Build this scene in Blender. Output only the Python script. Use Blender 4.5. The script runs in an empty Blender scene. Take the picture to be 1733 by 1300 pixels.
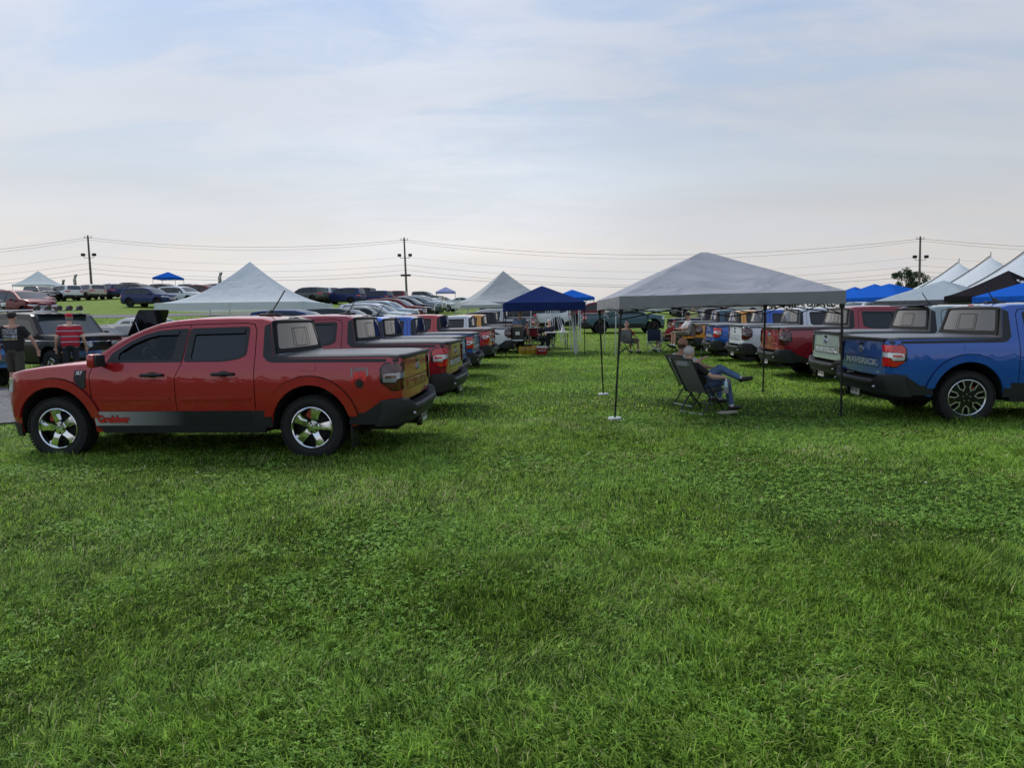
import bpy, bmesh, math, random
import numpy as np
from mathutils import Vector, Matrix
from mathutils import noise as mnoise
R = math.radians
random.seed(7); rng = np.random.default_rng(7)
scene = bpy.context.scene
COL = scene.collection
# ------------------------------------------------------------------ camera
CH, FPX, PITCH, ROLL = 1.61, 1180.0, R(5.6), R(0.82)
cam_d = bpy.data.cameras.new('camera'); cam = bpy.data.objects.new('camera', cam_d); COL.objects.link(cam)
cam_d.sensor_width = 36; cam_d.lens = 36*FPX/1733; cam_d.clip_end = 3000; cam_d.clip_start = .05
cam.matrix_world = Matrix.Translation((0, 0, CH)) @ Matrix.Rotation(math.pi/2-PITCH, 4, 'X') @ Matrix.Rotation(-ROLL, 4, 'Z')
scene.camera = cam
CR = (Matrix.Rotation(math.pi/2-PITCH, 3, 'X') @ Matrix.Rotation(-ROLL, 3, 'Z'))
def ray(px, py, Y):
    d = CR @ Vector((px-866.5, -(py-650), -FPX)); k = Y/d.y
    return Vector((d.x*k, Y, CH+d.z*k))
# ------------------------------------------------------------------ sky and sun
SUN_EL, SUN_AZ = R(50), R(-42)
w = bpy.data.worlds.new("World"); scene.world = w; w.use_nodes = True
nt = w.node_tree; N = nt.nodes; L = nt.links; N.clear()
def nd(t, **k):
    n = N.new(t)
    for a, b in k.items(): setattr(n, a, b)
    return n
def mth(op, a, b=None, c=None):
    n = nd('ShaderNodeMath', operation=op)
    for i, v in enumerate((a, b, c)):
        if v is None: continue
        if isinstance(v, (int, float)): n.inputs[i].default_value = v
        else: L.new(v, n.inputs[i])
    return n.outputs[0]
out = nd('ShaderNodeOutputWorld'); bg = nd('ShaderNodeBackground'); bg.inputs[1].default_value = .1
sky = nd('ShaderNodeTexSky', sky_type='NISHITA', sun_disc=False)
sky.sun_elevation = SUN_EL; sky.sun_rotation = SUN_AZ; sky.dust_density = 3; sky.air_density = 1.2
tc = nd('ShaderNodeTexCoord'); sp = nd('ShaderNodeSeparateXYZ'); L.new(tc.outputs['Generated'], sp.inputs[0])
zz = mth('MAXIMUM', sp.outputs[2], 0.0)
den = mth('ADD', zz, .22)
cv = nd('ShaderNodeCombineXYZ'); L.new(mth('DIVIDE', sp.outputs[0], den), cv.inputs[0]); L.new(mth('DIVIDE', sp.outputs[1], den), cv.inputs[1])
mp = nd('ShaderNodeMapping'); L.new(cv.outputs[0], mp.inputs[0]); mp.inputs['Rotation'].default_value = (0, 0, R(-28)); mp.inputs['Scale'].default_value = (.55, 1.35, 1); mp.inputs['Location'].default_value = (3.1, 1.7, 0)
n1 = nd('ShaderNodeTexNoise'); n1.inputs['Scale'].default_value = 1.35; n1.inputs['Detail'].default_value = 6; n1.inputs['Roughness'].default_value = .55; n1.inputs['Distortion'].default_value = .6; L.new(mp.outputs[0], n1.inputs['Vector'])
n2 = nd('ShaderNodeTexNoise'); n2.inputs['Scale'].default_value = 4.6; n2.inputs['Detail'].default_value = 5; n2.inputs['Roughness'].default_value = .62; n2.inputs['Distortion'].default_value = .8; L.new(mp.outputs[0], n2.inputs['Vector'])
def rampn(x, stops, interp='EASE'):
    r = nd('ShaderNodeValToRGB'); r.color_ramp.interpolation = interp
    e = r.color_ramp.elements
    while len(e) < len(stops): e.new(.5)
    for el, (p, c) in zip(e, stops): el.position = p; el.color = (*c, 1) if len(c) == 3 else c
    L.new(x, r.inputs[0]); return r.outputs[0]
hz = rampn(zz, [(0, (7.6, 7.3, 7.15)), (.09, (7.8, 7.5, 7.35)), (.19, (6.3, 6.95, 7.8)), (.40, (4.4, 5.75, 8.1)), (1, (3.7, 4.9, 7.2))], 'LINEAR')
veil = rampn(mth('ADD', mth('MULTIPLY', n1.outputs[0], .72), mth('MULTIPLY', n2.outputs[0], .28)), [(.44, (0, 0, 0)), (.59, (1, 1, 1))])
vm = nd('ShaderNodeMixRGB'); vm.blend_type = 'MIX'; L.new(mth('MULTIPLY', veil, .66), vm.inputs[0]); L.new(hz, vm.inputs[1]); vm.inputs[2].default_value = (7.1, 7.25, 7.75, 1)
# darker, greyer to the right and behind the camera; brighter where the sun stands behind the veil
glow = mth('POWER', mth('MAXIMUM', mth('ADD', mth('ADD', mth('MULTIPLY', sp.outputs[0], -.06), mth('MULTIPLY', sp.outputs[1], .975)), mth('MULTIPLY', sp.outputs[2], .20)), 0), 30)
n3 = nd('ShaderNodeTexNoise'); n3.inputs['Scale'].default_value = .75; n3.inputs['Detail'].default_value = 5; n3.inputs['Distortion'].default_value = .9; L.new(mp.outputs[0], n3.inputs['Vector'])
side = mth('ADD', mth('ADD', mth('MULTIPLY_ADD', sp.outputs[0], -.12, .935), mth('MULTIPLY_ADD', n3.outputs[0], .36, -.18)), mth('MULTIPLY', mth('MULTIPLY', glow, mth('ADD', n2.outputs[0], .1)), .26))
dk = nd('ShaderNodeMixRGB'); dk.blend_type = 'MULTIPLY'; dk.inputs[0].default_value = 1; L.new(vm.outputs[0], dk.inputs[1])
cc = nd('ShaderNodeCombineXYZ')
for i in range(3): L.new(side, cc.inputs[i])
L.new(cc.outputs[0], dk.inputs[2])
mx = nd('ShaderNodeMixRGB'); mx.inputs[0].default_value = .90; L.new(sky.outputs[0], mx.inputs[1]); L.new(dk.outputs[0], mx.inputs[2])
L.new(mx.outputs[0], bg.inputs[0]); L.new(bg.outputs[0], out.inputs[0])
sd = bpy.data.lights.new('sun', 'SUN'); sd.energy = 2.4; sd.angle = R(16); sd.color = (1, .95, .88)
sun = bpy.data.objects.new('sun', sd); COL.objects.link(sun)
sv = Vector((math.sin(SUN_AZ)*math.cos(SUN_EL), math.cos(SUN_AZ)*math.cos(SUN_EL), math.sin(SUN_EL)))
sun.rotation_euler = sv.to_track_quat('Z', 'Y').to_euler(); sun.location = sv*50
scene.view_settings.view_transform = 'Standard'; scene.view_settings.look = 'None'; scene.view_settings.exposure = .07; scene.view_settings.gamma = 1
# ------------------------------------------------------------------ materials
def mat(name, col, rough=.6, metal=0, coat=0, spec=.5, ior=None, flake=0, bump=0, bscale=30, var=0, vscale=8, trans=0, alpha=1, coatr=.04, col2=None, bdist=.01):
    m = bpy.data.materials.new(name); m.use_nodes = True; t = m.node_tree; b = t.nodes['Principled BSDF']
    b.inputs['Base Color'].default_value = (*col, 1); b.inputs['Roughness'].default_value = rough; b.inputs['Metallic'].default_value = metal
    b.inputs['Specular IOR Level'].default_value = spec
    if ior: b.inputs['IOR'].default_value = ior
    if coat: b.inputs['Coat Weight'].default_value = coat; b.inputs['Coat Roughness'].default_value = coatr
    if trans: b.inputs['Transmission Weight'].default_value = trans
    if alpha < 1: b.inputs['Alpha'].default_value = alpha
    tc = t.nodes.new('ShaderNodeTexCoord')
    def noise(s, d=4):
        n = t.nodes.new('ShaderNodeTexNoise'); n.inputs['Scale'].default_value = s; n.inputs['Detail'].default_value = d
        t.links.new(tc.outputs['Object'], n.inputs['Vector']); return n.outputs[0]
    if var:
        mm = t.nodes.new('ShaderNodeMixRGB'); mm.inputs[1].default_value = (*[c*(1-var) for c in col], 1)
        c2 = col2 or [min(1, c*(1+var)) for c in col]; mm.inputs[2].default_value = (*c2, 1)
        rr = t.nodes.new('ShaderNodeValToRGB'); rr.color_ramp.elements[0].position = .35; rr.color_ramp.elements[1].position = .65
        t.links.new(noise(vscale), rr.inputs[0]); t.links.new(rr.outputs[0], mm.inputs[0]); t.links.new(mm.outputs[0], b.inputs['Base Color'])
    if bump:
        bb = t.nodes.new('ShaderNodeBump'); bb.inputs['Strength'].default_value = bump; bb.inputs['Distance'].default_value = bdist
        t.links.new(noise(bscale), bb.inputs['Height']); t.links.new(bb.outputs[0], b.inputs['Normal'])
    return m
def paint(name, col, metal=.35):
    m = mat(name, col, rough=.42, metal=metal*.6, coat=1 if max(col) > .2 else .35, spec=.35 if max(col) > .2 else .2, var=.06, vscale=60, coatr=.03)
    if max(col) > .2: m.node_tree.nodes['Principled BSDF'].inputs['Coat IOR'].default_value = 1.62
    return m
M = {
 'hot': paint('paint_hot_red', (.37, .005, .010), .45), 'rapid': paint('paint_rapid_red', (.27, .004, .016), .45), 'blue': paint('paint_blue', (.0, .085, .42), .5),
 'blue2': paint('paint_bright_blue', (.0, .14, .68), .5), 'race': paint('paint_race_red', (.5, .02, .015), 0), 'white': paint('paint_white', (.62, .66, .72), 0), 'orange': paint('paint_orange', (.72, .30, .02), .1),
 'cactus': paint('paint_grey_green', (.27, .34, .33), 0), 'area': paint('paint_blue_grey', (.07, .125, .165), .1), 'black': paint('paint_black', (.012, .013, .016), .1), 'navy': paint('paint_navy', (.015, .03, .12)),
 'silver': paint('paint_silver', (.42, .43, .44), .6), 'beige': paint('paint_beige', (.42, .39, .33), .4), 'grey': paint('paint_grey', (.10, .105, .11), .4), 'brown': paint('paint_brown', (.022, .016, .015), .1),
 'dkgreen': paint('paint_dark_green', (.02, .04, .045), .3), 'oldblue': paint('paint_old_blue', (.06, .22, .5), .1), 'maroon': paint('paint_maroon', (.16, .012, .018), .3), 'paleblue': paint('paint_pale_blue', (.35, .45, .52), .3),
 'plastic': mat('black_plastic', (.013, .0145, .017), .55, bump=.15, bscale=400, bdist=.002), 'gloss': mat('gloss_black', (.01, .01, .011), .12), 'under': mat('underbody', (.006, .006, .006), .9),
 'cover': mat('bed_cover_vinyl', (.075, .08, .088), .30, spec=.7, bump=.15, bscale=6, bdist=.003), 'glass': mat('tinted_glass', (.012, .014, .016), .02, ior=1.55, spec=.5),
 'rglass': mat('rear_glass', (.02, .02, .022), .015, ior=1.9, spec=.5), 'shield': mat('windshield_glass', (.035, .045, .05), .02, ior=1.9, spec=.5),
 'tyre': mat('tyre_rubber', (.010, .010, .011), .8, bump=.6, bscale=45, bdist=.01, var=.25, vscale=5), 'chrome': mat('chrome', (.75, .77, .8), .12, 1), 'alloy': mat('machined_alloy', (.55, .57, .6), .25, 1),
 'darkrim': mat('dark_rim', (.03, .03, .032), .35, .6), 'red_lens': mat('red_lens', (.55, .01, .012), .08, coat=1), 'dark_lens': mat('smoked_lens', (.07, .006, .008), .06, coat=1), 'clear_lens': mat('clear_lens', (.62, .64, .66), .08, .3, coat=1),
 'lamp': mat('headlamp_glass', (.55, .58, .6), .05, .5, coat=1), 'amber': mat('amber_lens', (.6, .16, .02), .15), 'seat': mat('seat_cloth', (.07, .075, .085), .8), 'caliper': mat('brake_caliper', (.35, .03, .02), .4),
 'plate': mat('plate_white', (.6, .6, .58), .4), 'letter': mat('badge_silver_and_sky_sheen', (.50, .53, .58), .3, .25), 'blueoval': mat('badge_blue', (.01, .03, .12), .15), 'whitep': mat('white_print', (.75, .76, .78), .4),
 'redp': mat('red_print', (.75, .03, .03), .4), 'blackp': mat('black_print', (.01, .01, .01), .4), 'brochure': mat('grey_print', (.25, .25, .26), .4),
}
def tintglass():
    m = bpy.data.materials.new('clear_tinted_glass'); m.use_nodes = True; t = m.node_tree; t.nodes.clear()
    o = t.nodes.new('ShaderNodeOutputMaterial'); tr = t.nodes.new('ShaderNodeBsdfTransparent'); tr.inputs[0].default_value = (.42, .47, .48, 1)
    g = t.nodes.new('ShaderNodeBsdfGlossy'); g.inputs['Roughness'].default_value = .02; f = t.nodes.new('ShaderNodeFresnel'); f.inputs[0].default_value = 1.5
    mx = t.nodes.new('ShaderNodeMixShader'); t.links.new(f.outputs[0], mx.inputs[0]); t.links.new(tr.outputs[0], mx.inputs[1]); t.links.new(g.outputs[0], mx.inputs[2]); t.links.new(mx.outputs[0], o.inputs[0])
    return m
M['clear'] = tintglass()
# ------------------------------------------------------------------ object helpers
def link(name, me, parent=None, mats=None, angle=35, smooth=True):
    o = bpy.data.objects.new(name, me); COL.objects.link(o)
    if mats:
        for m in mats: me.materials.append(m)
    if smooth:
        me.polygons.foreach_set('use_smooth', [True]*len(me.polygons)); me.set_sharp_from_angle(angle=R(angle))
    if parent: o.parent = parent
    return o
def obj(name, bm, m, parent=None, angle=35, smooth=True):
    me = bpy.data.meshes.new(name); bm.normal_update(); bm.to_mesh(me); bm.free()
    return link(name, me, parent, m if isinstance(m, list) else [m], angle, smooth)
def tag(o, label, cat, group=None, kind=None):
    if kind: o['kind'] = kind; 
    if label: o['label'] = label
    if cat: o['category'] = cat
    if group: o['group'] = group
    return o
def thing(name, label, cat, loc=(0, 0, 0), rot=0, group=None):
    o = bpy.data.objects.new(name, None); COL.objects.link(o); o.location = loc; o.rotation_euler = (0, 0, rot); o.empty_display_size = .1
    return tag(o, label, cat, group)
def copy_tree(o, parent=None, repaint=None):
    c = o.copy(); COL.objects.link(c); c.parent = parent
    if repaint and c.type == 'MESH':
        for i, s in enumerate(c.material_slots):
            if s.material and s.material.name in repaint:
                nm = repaint[s.material.name]; c.material_slots[i].link = 'OBJECT'; c.material_slots[i].material = nm
    for ch in o.children: copy_tree(ch, c, repaint)
    return c
def box(bm, c, s, rot=None, bev=0, mi=0):
    r = bmesh.ops.create_cube(bm, size=1); vs = r['verts']
    bmesh.ops.scale(bm, vec=s, verts=vs)
    if bev:
        es = list({e for v in vs for e in v.link_edges})
        g = bmesh.ops.bevel(bm, geom=es, offset=bev, segments=2, affect='EDGES', profile=.5); vs = list({v for f in g['faces'] for v in f.verts} | {v for v in vs if v.is_valid})
        fs = {f for v in vs for f in v.link_faces}; vs = list({v for f in fs for v in f.verts})
    if rot is not None: bmesh.ops.rotate(bm, cent=(0, 0, 0), matrix=rot, verts=vs)
    bmesh.ops.translate(bm, vec=c, verts=vs)
    if mi:
        for f in {f for v in vs for f in v.link_faces}: f.material_index = mi
def tube(bm, pts, rad, seg=8, cap=True, mi=0):
    pts = [Vector(p) for p in pts]; n = len(pts); rads = rad if isinstance(rad, (list, tuple)) else [rad]*n
    t0 = (pts[1]-pts[0]).normalized(); up = Vector((0, 0, 1)) if abs(t0.z) < .9 else Vector((1, 0, 0)); x = t0.cross(up).normalized(); rings = []
    for i, p in enumerate(pts):
        t = (pts[min(i+1, n-1)]-pts[max(i-1, 0)]).normalized(); x = (x-t*x.dot(t)).normalized(); y = t.cross(x)
        rings.append([bm.verts.new(p+(x*math.cos(a)+y*math.sin(a))*rads[i]) for a in [2*math.pi*k/seg for k in range(seg)]])
    fs = []
    for a, b in zip(rings, rings[1:]):
        for k in range(seg): fs.append(bm.faces.new((a[k], a[(k+1) % seg], b[(k+1) % seg], b[k])))
    if cap: fs.append(bm.faces.new(rings[0][::-1])); fs.append(bm.faces.new(rings[-1]))
    for f in fs: f.material_index = mi
def capsule(bm, a, b, ra, rb):
    a, b = Vector(a), Vector(b)
    for p, r in ((a, ra), (b, rb)):
        g = bmesh.ops.create_icosphere(bm, subdivisions=2, radius=r); bmesh.ops.translate(bm, vec=p, verts=g['verts'])
    if (b-a).length > 1e-4: tube(bm, [a, b], [ra, rb], 14)
def ell(bm, c, s, sub=3, rot=None):
    g = bmesh.ops.create_icosphere(bm, subdivisions=sub, radius=1); bmesh.ops.scale(bm, vec=s, verts=g['verts'])
    if rot is not None: bmesh.ops.rotate(bm, cent=(0, 0, 0), matrix=rot, verts=g['verts'])
    bmesh.ops.translate(bm, vec=c, verts=g['verts'])
def remesh(bm, vox, smooth=4, factor=.5):
    me = bpy.data.meshes.new('t'); bm.to_mesh(me); bm.free(); o = bpy.data.objects.new('t', me); COL.objects.link(o)
    m = o.modifiers.new('r', 'REMESH'); m.mode = 'VOXEL'; m.voxel_size = vox
    s = o.modifiers.new('s', 'SMOOTH'); s.factor = factor; s.iterations = smooth
    dg = bpy.context.evaluated_depsgraph_get(); e = o.evaluated_get(dg); r = bpy.data.meshes.new_from_object(e)
    bpy.data.objects.remove(o); bpy.data.meshes.remove(me); r.materials.clear(); return r
def textmesh(s, size, shear=0, bold=0):
    c = bpy.data.curves.new('t', 'FONT'); c.body = s; c.size = size; c.shear = shear; c.offset = bold; c.align_x = 'CENTER'; c.align_y = 'CENTER'; c.fill_mode = 'FRONT'; c.resolution_u = 3
    o = bpy.data.objects.new('t', c); COL.objects.link(o); dg = bpy.context.evaluated_depsgraph_get(); me = bpy.data.meshes.new_from_object(o.evaluated_get(dg))
    bpy.data.objects.remove(o); bpy.data.curves.remove(c); return me
def fill2d(outer, holes=()):
    bm = bmesh.new(); es = []
    for loop in [outer]+list(holes):
        vs = [bm.verts.new((p[0], p[1], 0)) for p in loop]
        for i in range(len(vs)): es.append(bm.edges.new((vs[i], vs[(i+1) % len(vs)])))
    bmesh.ops.triangle_fill(bm, use_beauty=True, use_dissolve=False, edges=es)
    return bm
def patch(bm, outer, fn, holes=(), o=0.0, th=0, step=.12, mi=0, src=None, flip=False, cuts=()):
    """flat outline in (u, v), cut to a grid, laid on the surface fn(u, v, offset); th gives it thickness inwards"""
    g = src or fill2d(outer, holes)
    us = [v.co.x for v in g.verts]; vs = [v.co.y for v in g.verts]
    if step:
        for ax, arr in ((0, us), (1, vs)):
            a, b = min(arr), max(arr); k = math.floor(a/step)+1
            while k*step < b:
                no = (1, 0, 0) if ax == 0 else (0, 1, 0); co = (k*step, 0, 0) if ax == 0 else (0, k*step, 0)
                bmesh.ops.bisect_plane(g, geom=g.verts[:]+g.edges[:]+g.faces[:], plane_co=co, plane_no=no, dist=1e-5); k += 1
    ng = [f for f in g.faces if len(f.verts) > 4]
    if ng: bmesh.ops.triangulate(g, faces=ng)
    bmesh.ops.recalc_face_normals(g, faces=g.faces)
    g.verts.ensure_lookup_table(); g.verts.index_update()
    A = [bm.verts.new(fn(v.co.x, v.co.y, o)) for v in g.verts]; fs = []
    for f in g.faces:
        try: fs.append(bm.faces.new([A[v.index] for v in (f.verts[::-1] if flip else f.verts)]))
        except ValueError: pass
    if th:
        B = {}
        for e in g.edges:
            if len(e.link_faces) == 1:
                for v in e.verts:
                    if v.index not in B: B[v.index] = bm.verts.new(fn(v.co.x, v.co.y, o-th))
                i, j = e.verts[0].index, e.verts[1].index
                try: fs.append(bm.faces.new((A[i], A[j], B[j], B[i])))
                except ValueError: pass
    for f in fs: f.material_index = mi
    g.free(); return fs
def rpoly(pts, r=.03, n=3):
    """round the corners of a polygon"""
    out = []; m = len(pts)
    for i in range(m):
        p = Vector(pts[i][:2]); a = Vector(pts[i-1][:2])-p; b = Vector(pts[(i+1) % m][:2])-p; rr = min(r, a.length*.45, b.length*.45)
        A = p+a.normalized()*rr; B = p+b.normalized()*rr
        for k in range(n+1):
            t = k/n; q = A*(1-t)**2+p*2*t*(1-t)+B*t*t; out.append((q.x, q.y))
    return out
def inset(pts, d):
    """move every corner of a polygon inwards by d"""
    ar = sum(pts[i-1][0]*pts[i][1]-pts[i][0]*pts[i-1][1] for i in range(len(pts))); sg = 1 if ar > 0 else -1; out = []; m = len(pts)
    for i in range(m):
        p = Vector(pts[i][:2]); a = (p-Vector(pts[i-1][:2])); b = (Vector(pts[(i+1) % m][:2])-p)
        if a.length < 1e-6: a = b
        if b.length < 1e-6: b = a
        a.normalize(); b.normalize(); na = Vector((-a.y, a.x))*sg; nb = Vector((-b.y, b.x))*sg; n = na+nb
        n = n/max(n.length, .2); k = d/max(n.dot(na), .4); out.append((p.x+n.x*k, p.y+n.y*k))
    return out
def ring(bm, pts, fn, d, **k):
    patch(bm, pts, fn, holes=[inset(pts, d)], **k)
def interp(x, P):
    if x <= P[0][0]: return P[0][1]
    for (a, b), (c, d) in zip(P, P[1:]):
        if x <= c: return b+(d-b)*(x-a)/(c-a) if c > a else d
    return P[-1][1]
# ------------------------------------------------------------------ terrain
CP = [(-30, 20, .15), (-30, 30, .8), (-30, 42, 1.6), (-30, 50, 2.05), (-30, 60, 2.7), (-30, 79, 3.9), (-40, 110, 5.2), (-60, 200, 5.4), (-15, 20, .0), (-15, 33, .6), (-15, 45, 1.45), (-15, 60, 2.1), (-15, 80, 2.8), (-15, 110, 3.7),
 (-60, 60, 2.7), (-60, 79, 3.9), (-60, 40, 1.4), (-60, 110, 5.3), (-7, 33, .2), (-6, 45, .7), (-6, 60, 1.5), (-6, 70, 1.95), (-3, 100, 2.6), (0, 28, 0), (0, 35, .2), (3, 41, .47), (5, 60, 1.2), (5, 90, 2.0), (0, 130, 2.4), (0, 400, 2.4), (-150, 400, 4.7),
 (15, 10, .05), (15, 20, .05), (15, 33, .2), (15, 45, .5), (15, 60, 1.0), (15, 90, 1.8), (40, 40, .5), (40, 60, 1.0), (40, 90, 1.6), (150, 400, 2.0), (60, 30, .3), (-150, 60, 3), (-60, 10, 0), (60, 0, 0), (-60, -40, 0), (60, -40, 0), (0, -60, 0), (200, 60, 1), (-300, 200, 4.5), (0, 900, 2.4), (600, 600, 2), (-600, 600, 4)]
for X in (-12, -6, 0, 6): 
    for Y in (0, 6, 12, 18, 23): CP.append((X, Y, 0.04 if X == 6 else 0))
_A = np.array(CP, float); _c = 6.0
def _k(d2): return -np.sqrt(d2+_c*_c)
_D = ((_A[:, None, :2]-_A[None, :, :2])**2).sum(-1); _n = len(_A)
_S = np.zeros((_n+1, _n+1)); _S[:_n, :_n] = _k(_D)+np.eye(_n)*-.15; _S[_n, :_n] = 1; _S[:_n, _n] = 1
_W = np.linalg.solve(_S, np.append(_A[:, 2], 0))
def TZ(x, y):
    x = np.asarray(x, float); y = np.asarray(y, float); z = np.full(x.shape, _W[_n])
    for i in range(_n): z = z+_W[i]*_k((x-_A[i, 0])**2+(y-_A[i, 1])**2)
    return z
def T(x, y): return float(TZ(np.array([x]), np.array([y]))[0])
def gpt(px, Y):
    z = 0.3
    for _ in range(6):
        d = CR @ Vector((0, 0, -FPX))
        # find the row at which the ray hits height z at distance Y, for this column
        lo, hi = -400.0, 1700.0
        for _ in range(40):
            m = (lo+hi)/2
            if ray(px, m, Y).z > z: lo = m
            else: hi = m
        p = ray(px, (lo+hi)/2, Y); z = T(p.x, p.y)
    return Vector((p.x, p.y, z))
# ------------------------------------------------------------------ wheels
WH = {}
def spoke_plate(bm, poly, y0, y1, mi=0):
    """flat outline in the wheel plane (x, z), given thickness along y"""
    g = fill2d(poly); bmesh.ops.recalc_face_normals(g, faces=g.faces); g.verts.index_update()
    a = [bm.verts.new((v.co.x, y1(v.co.x, v.co.y) if callable(y1) else y1, v.co.y)) for v in g.verts]; b = [bm.verts.new((v.co.x, y0, v.co.y)) for v in g.verts]
    for f in g.faces:
        bm.faces.new([a[v.index] for v in f.verts]).material_index = mi
    for e in g.edges:
        if len(e.link_faces) == 1:
            i, j = e.verts[0].index, e.verts[1].index; bm.faces.new((a[i], a[j], b[j], b[i])).material_index = mi
    g.free()
def lathe(bm, prof, seg=40, mi=0):
    rings = [[bm.verts.new((r*math.cos(2*math.pi*k/seg), y, r*math.sin(2*math.pi*k/seg))) for k in range(seg)] for r, y in prof]
    for a, b in zip(rings, rings[1:]):
        for k in range(seg): bm.faces.new((a[k], a[(k+1) % seg], b[(k+1) % seg], b[k])).material_index = mi
def rot2(pts, a): c, s = math.cos(a), math.sin(a); return [(x*c-y*s, x*s+y*c) for x, y in pts]
def make_wheel(kind, r=.365, wd=.235, rr=None, hi=True):
    """outer face towards +Y"""
    key = (kind, r, wd, hi)
    if key in WH: return WH[key]
    rr = rr or {'swirl': .235, 'ushape': .245, 'multi': .232, 'five': .23, 'old': .20, 'off': .225}[kind]; h = wd/2; sg = 44 if hi else 24
    root = bmesh.new(); lathe(root, [(.02, h-.10), (rr*.72, h-.10), (rr*.72, h-.13), (rr*.95, h-.13), (rr*.95, -h*.7), (.03, -h*.7)], sg)
    box(root, (-.11, h-.10, .085), (.09, .06, .13), rot=None, mi=1)
    wb = obj('wheel', root, [M['under'], M['caliper']])
    t = bmesh.new(); lathe(t, [(rr, -h*.8), (rr+.03, -h*.95), (r*.86, -h), (r*.955, -h*.92), (r, -h*.72), (r, -.012), (r*.985, -.006), (r*.985, .006), (r, .012), (r, h*.72), (r*.955, h*.92), (r*.87, h), (r*.8, h*1.02), (rr+.035, h*.97), (rr+.01, h*.85), (rr, h*.75)], 60 if hi else 28)
    if hi:
        nb = 60                                                   # tread and shoulder blocks
        for k in range(nb):
            a = 2*math.pi*k/nb
            for yy, dx in ((h*.86, 0), (h*.42, .5), (-h*.42, 0), (-h*.86, .5)):
                aa = a+dx*math.pi/nb*2; m = Matrix.Rotation(-aa, 3, 'Y')
                box(t, m @ Vector((r*(.985 if abs(yy) > h*.6 else 1.002), yy, 0)), (.016, h*.30, r*.075), rot=m)
    ty = obj('tyre', t, M['tyre'], wb, 30)
    b = bmesh.new(); y1 = h-.012
    lathe(b, [(rr*1.03, h*.80), (rr*1.035, h*.93), (rr*1.0, h*.96), (rr*.955, h*.86), (rr*.93, h*.55), (rr*.9, h*.1)], sg, 0)
    if kind == 'swirl':
        for k in range(5):
            a0 = 2*math.pi*k/5+.35; P = [(.030, -.042), (.10, -.046), (.17, -.062), (.222, -.075), (.228, .022), (.17, -.002), (.10, .020), (.035, .045)]
            yy = lambda x, z, a0=a0: y1-.012-.030*abs((math.atan2(z, x)-a0+math.pi) % (2*math.pi)-math.pi)-.02*max(0, .1-math.hypot(x, z))/.1
            spoke_plate(b, rot2(P, a0), h-.10, yy); Q = [(.10, .020), (.17, -.002), (.228, .022), (.226, .055), (.17, .03), (.10, .032)]
            spoke_plate(b, rot2(Q, a0), h-.10, h-.055)
            box(b, (.056*math.cos(a0+.63), y1-.02, .056*math.sin(a0+.63)), (.018, .012, .018), mi=1)
        lathe(b, [(.001, y1-.008), (.026, y1-.009), (.032, y1-.02), (.070, y1-.024), (.078, y1-.05)], 24)
        ms = [M['chrome'], M['under']]
    elif kind == 'ushape':
        for k in range(7):
            a0 = 2*math.pi*k/7+.25
            U = [(.240, -.052), (.240, -.034), (.15, -.026), (.118, 0), (.15, .026), (.240, .034), (.240, .052), (.145, .044), (.098, 0), (.145, -.044)]
            spoke_plate(b, rot2(U, a0), h-.05, y1-.008)
            B_ = [(.02, -.03), (.1, -.035), (.238, -.042), (.238, .042), (.1, .035), (.02, .03)]; B_ = [(x, y) for x, y in B_]
            a1 = a0+math.pi/7; spoke_plate(b, rot2([(.05, -.035), (.13, -.018), (.238, -.045), (.238, .045), (.13, .018), (.05, .035)], a1), h-.07, y1-.014, 1)
        lathe(b, [(.001, y1-.012), (.04, y1-.013), (.11, y1-.02), (.12, y1-.05)], 28, 1)
        for k in range(5): a = 2*math.pi*k/5+.3; box(b, (.05*math.cos(a), y1-.012, .05*math.sin(a)), (.014, .01, .014), mi=0)
        ms = [M['alloy'], M['gloss']]
    else:
        n = {'multi': 10, 'five': 5, 'old': 8, 'off': 6}[kind]; wdt = {'multi': .018, 'five': .035, 'old': .03, 'off': .032}[kind]
        for k in range(n):
            a0 = 2*math.pi*k/n+.2; spoke_plate(b, rot2([(.03, -wdt), (rr*.96, -wdt*.75), (rr*.96, wdt*.75), (.03, wdt)], a0), h-.08, y1-.02)
        lathe(b, [(.001, y1-.012), (.03, y1-.014), (.06, y1-.024), (.068, y1-.05)], 20)
        ms = [M['darkrim'] if kind in ('multi', 'off') else (M['chrome'] if kind == 'old' else M['alloy'])]
    rm = obj('rim', b, ms, wb, 30)
    WH[key] = wb; wb.hide_render = False
    COLL_T.append(wb); return wb
COLL_T = []
def drop_tree(o):
    for c in list(o.children): drop_tree(c)
    bpy.data.objects.remove(o)
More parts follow.
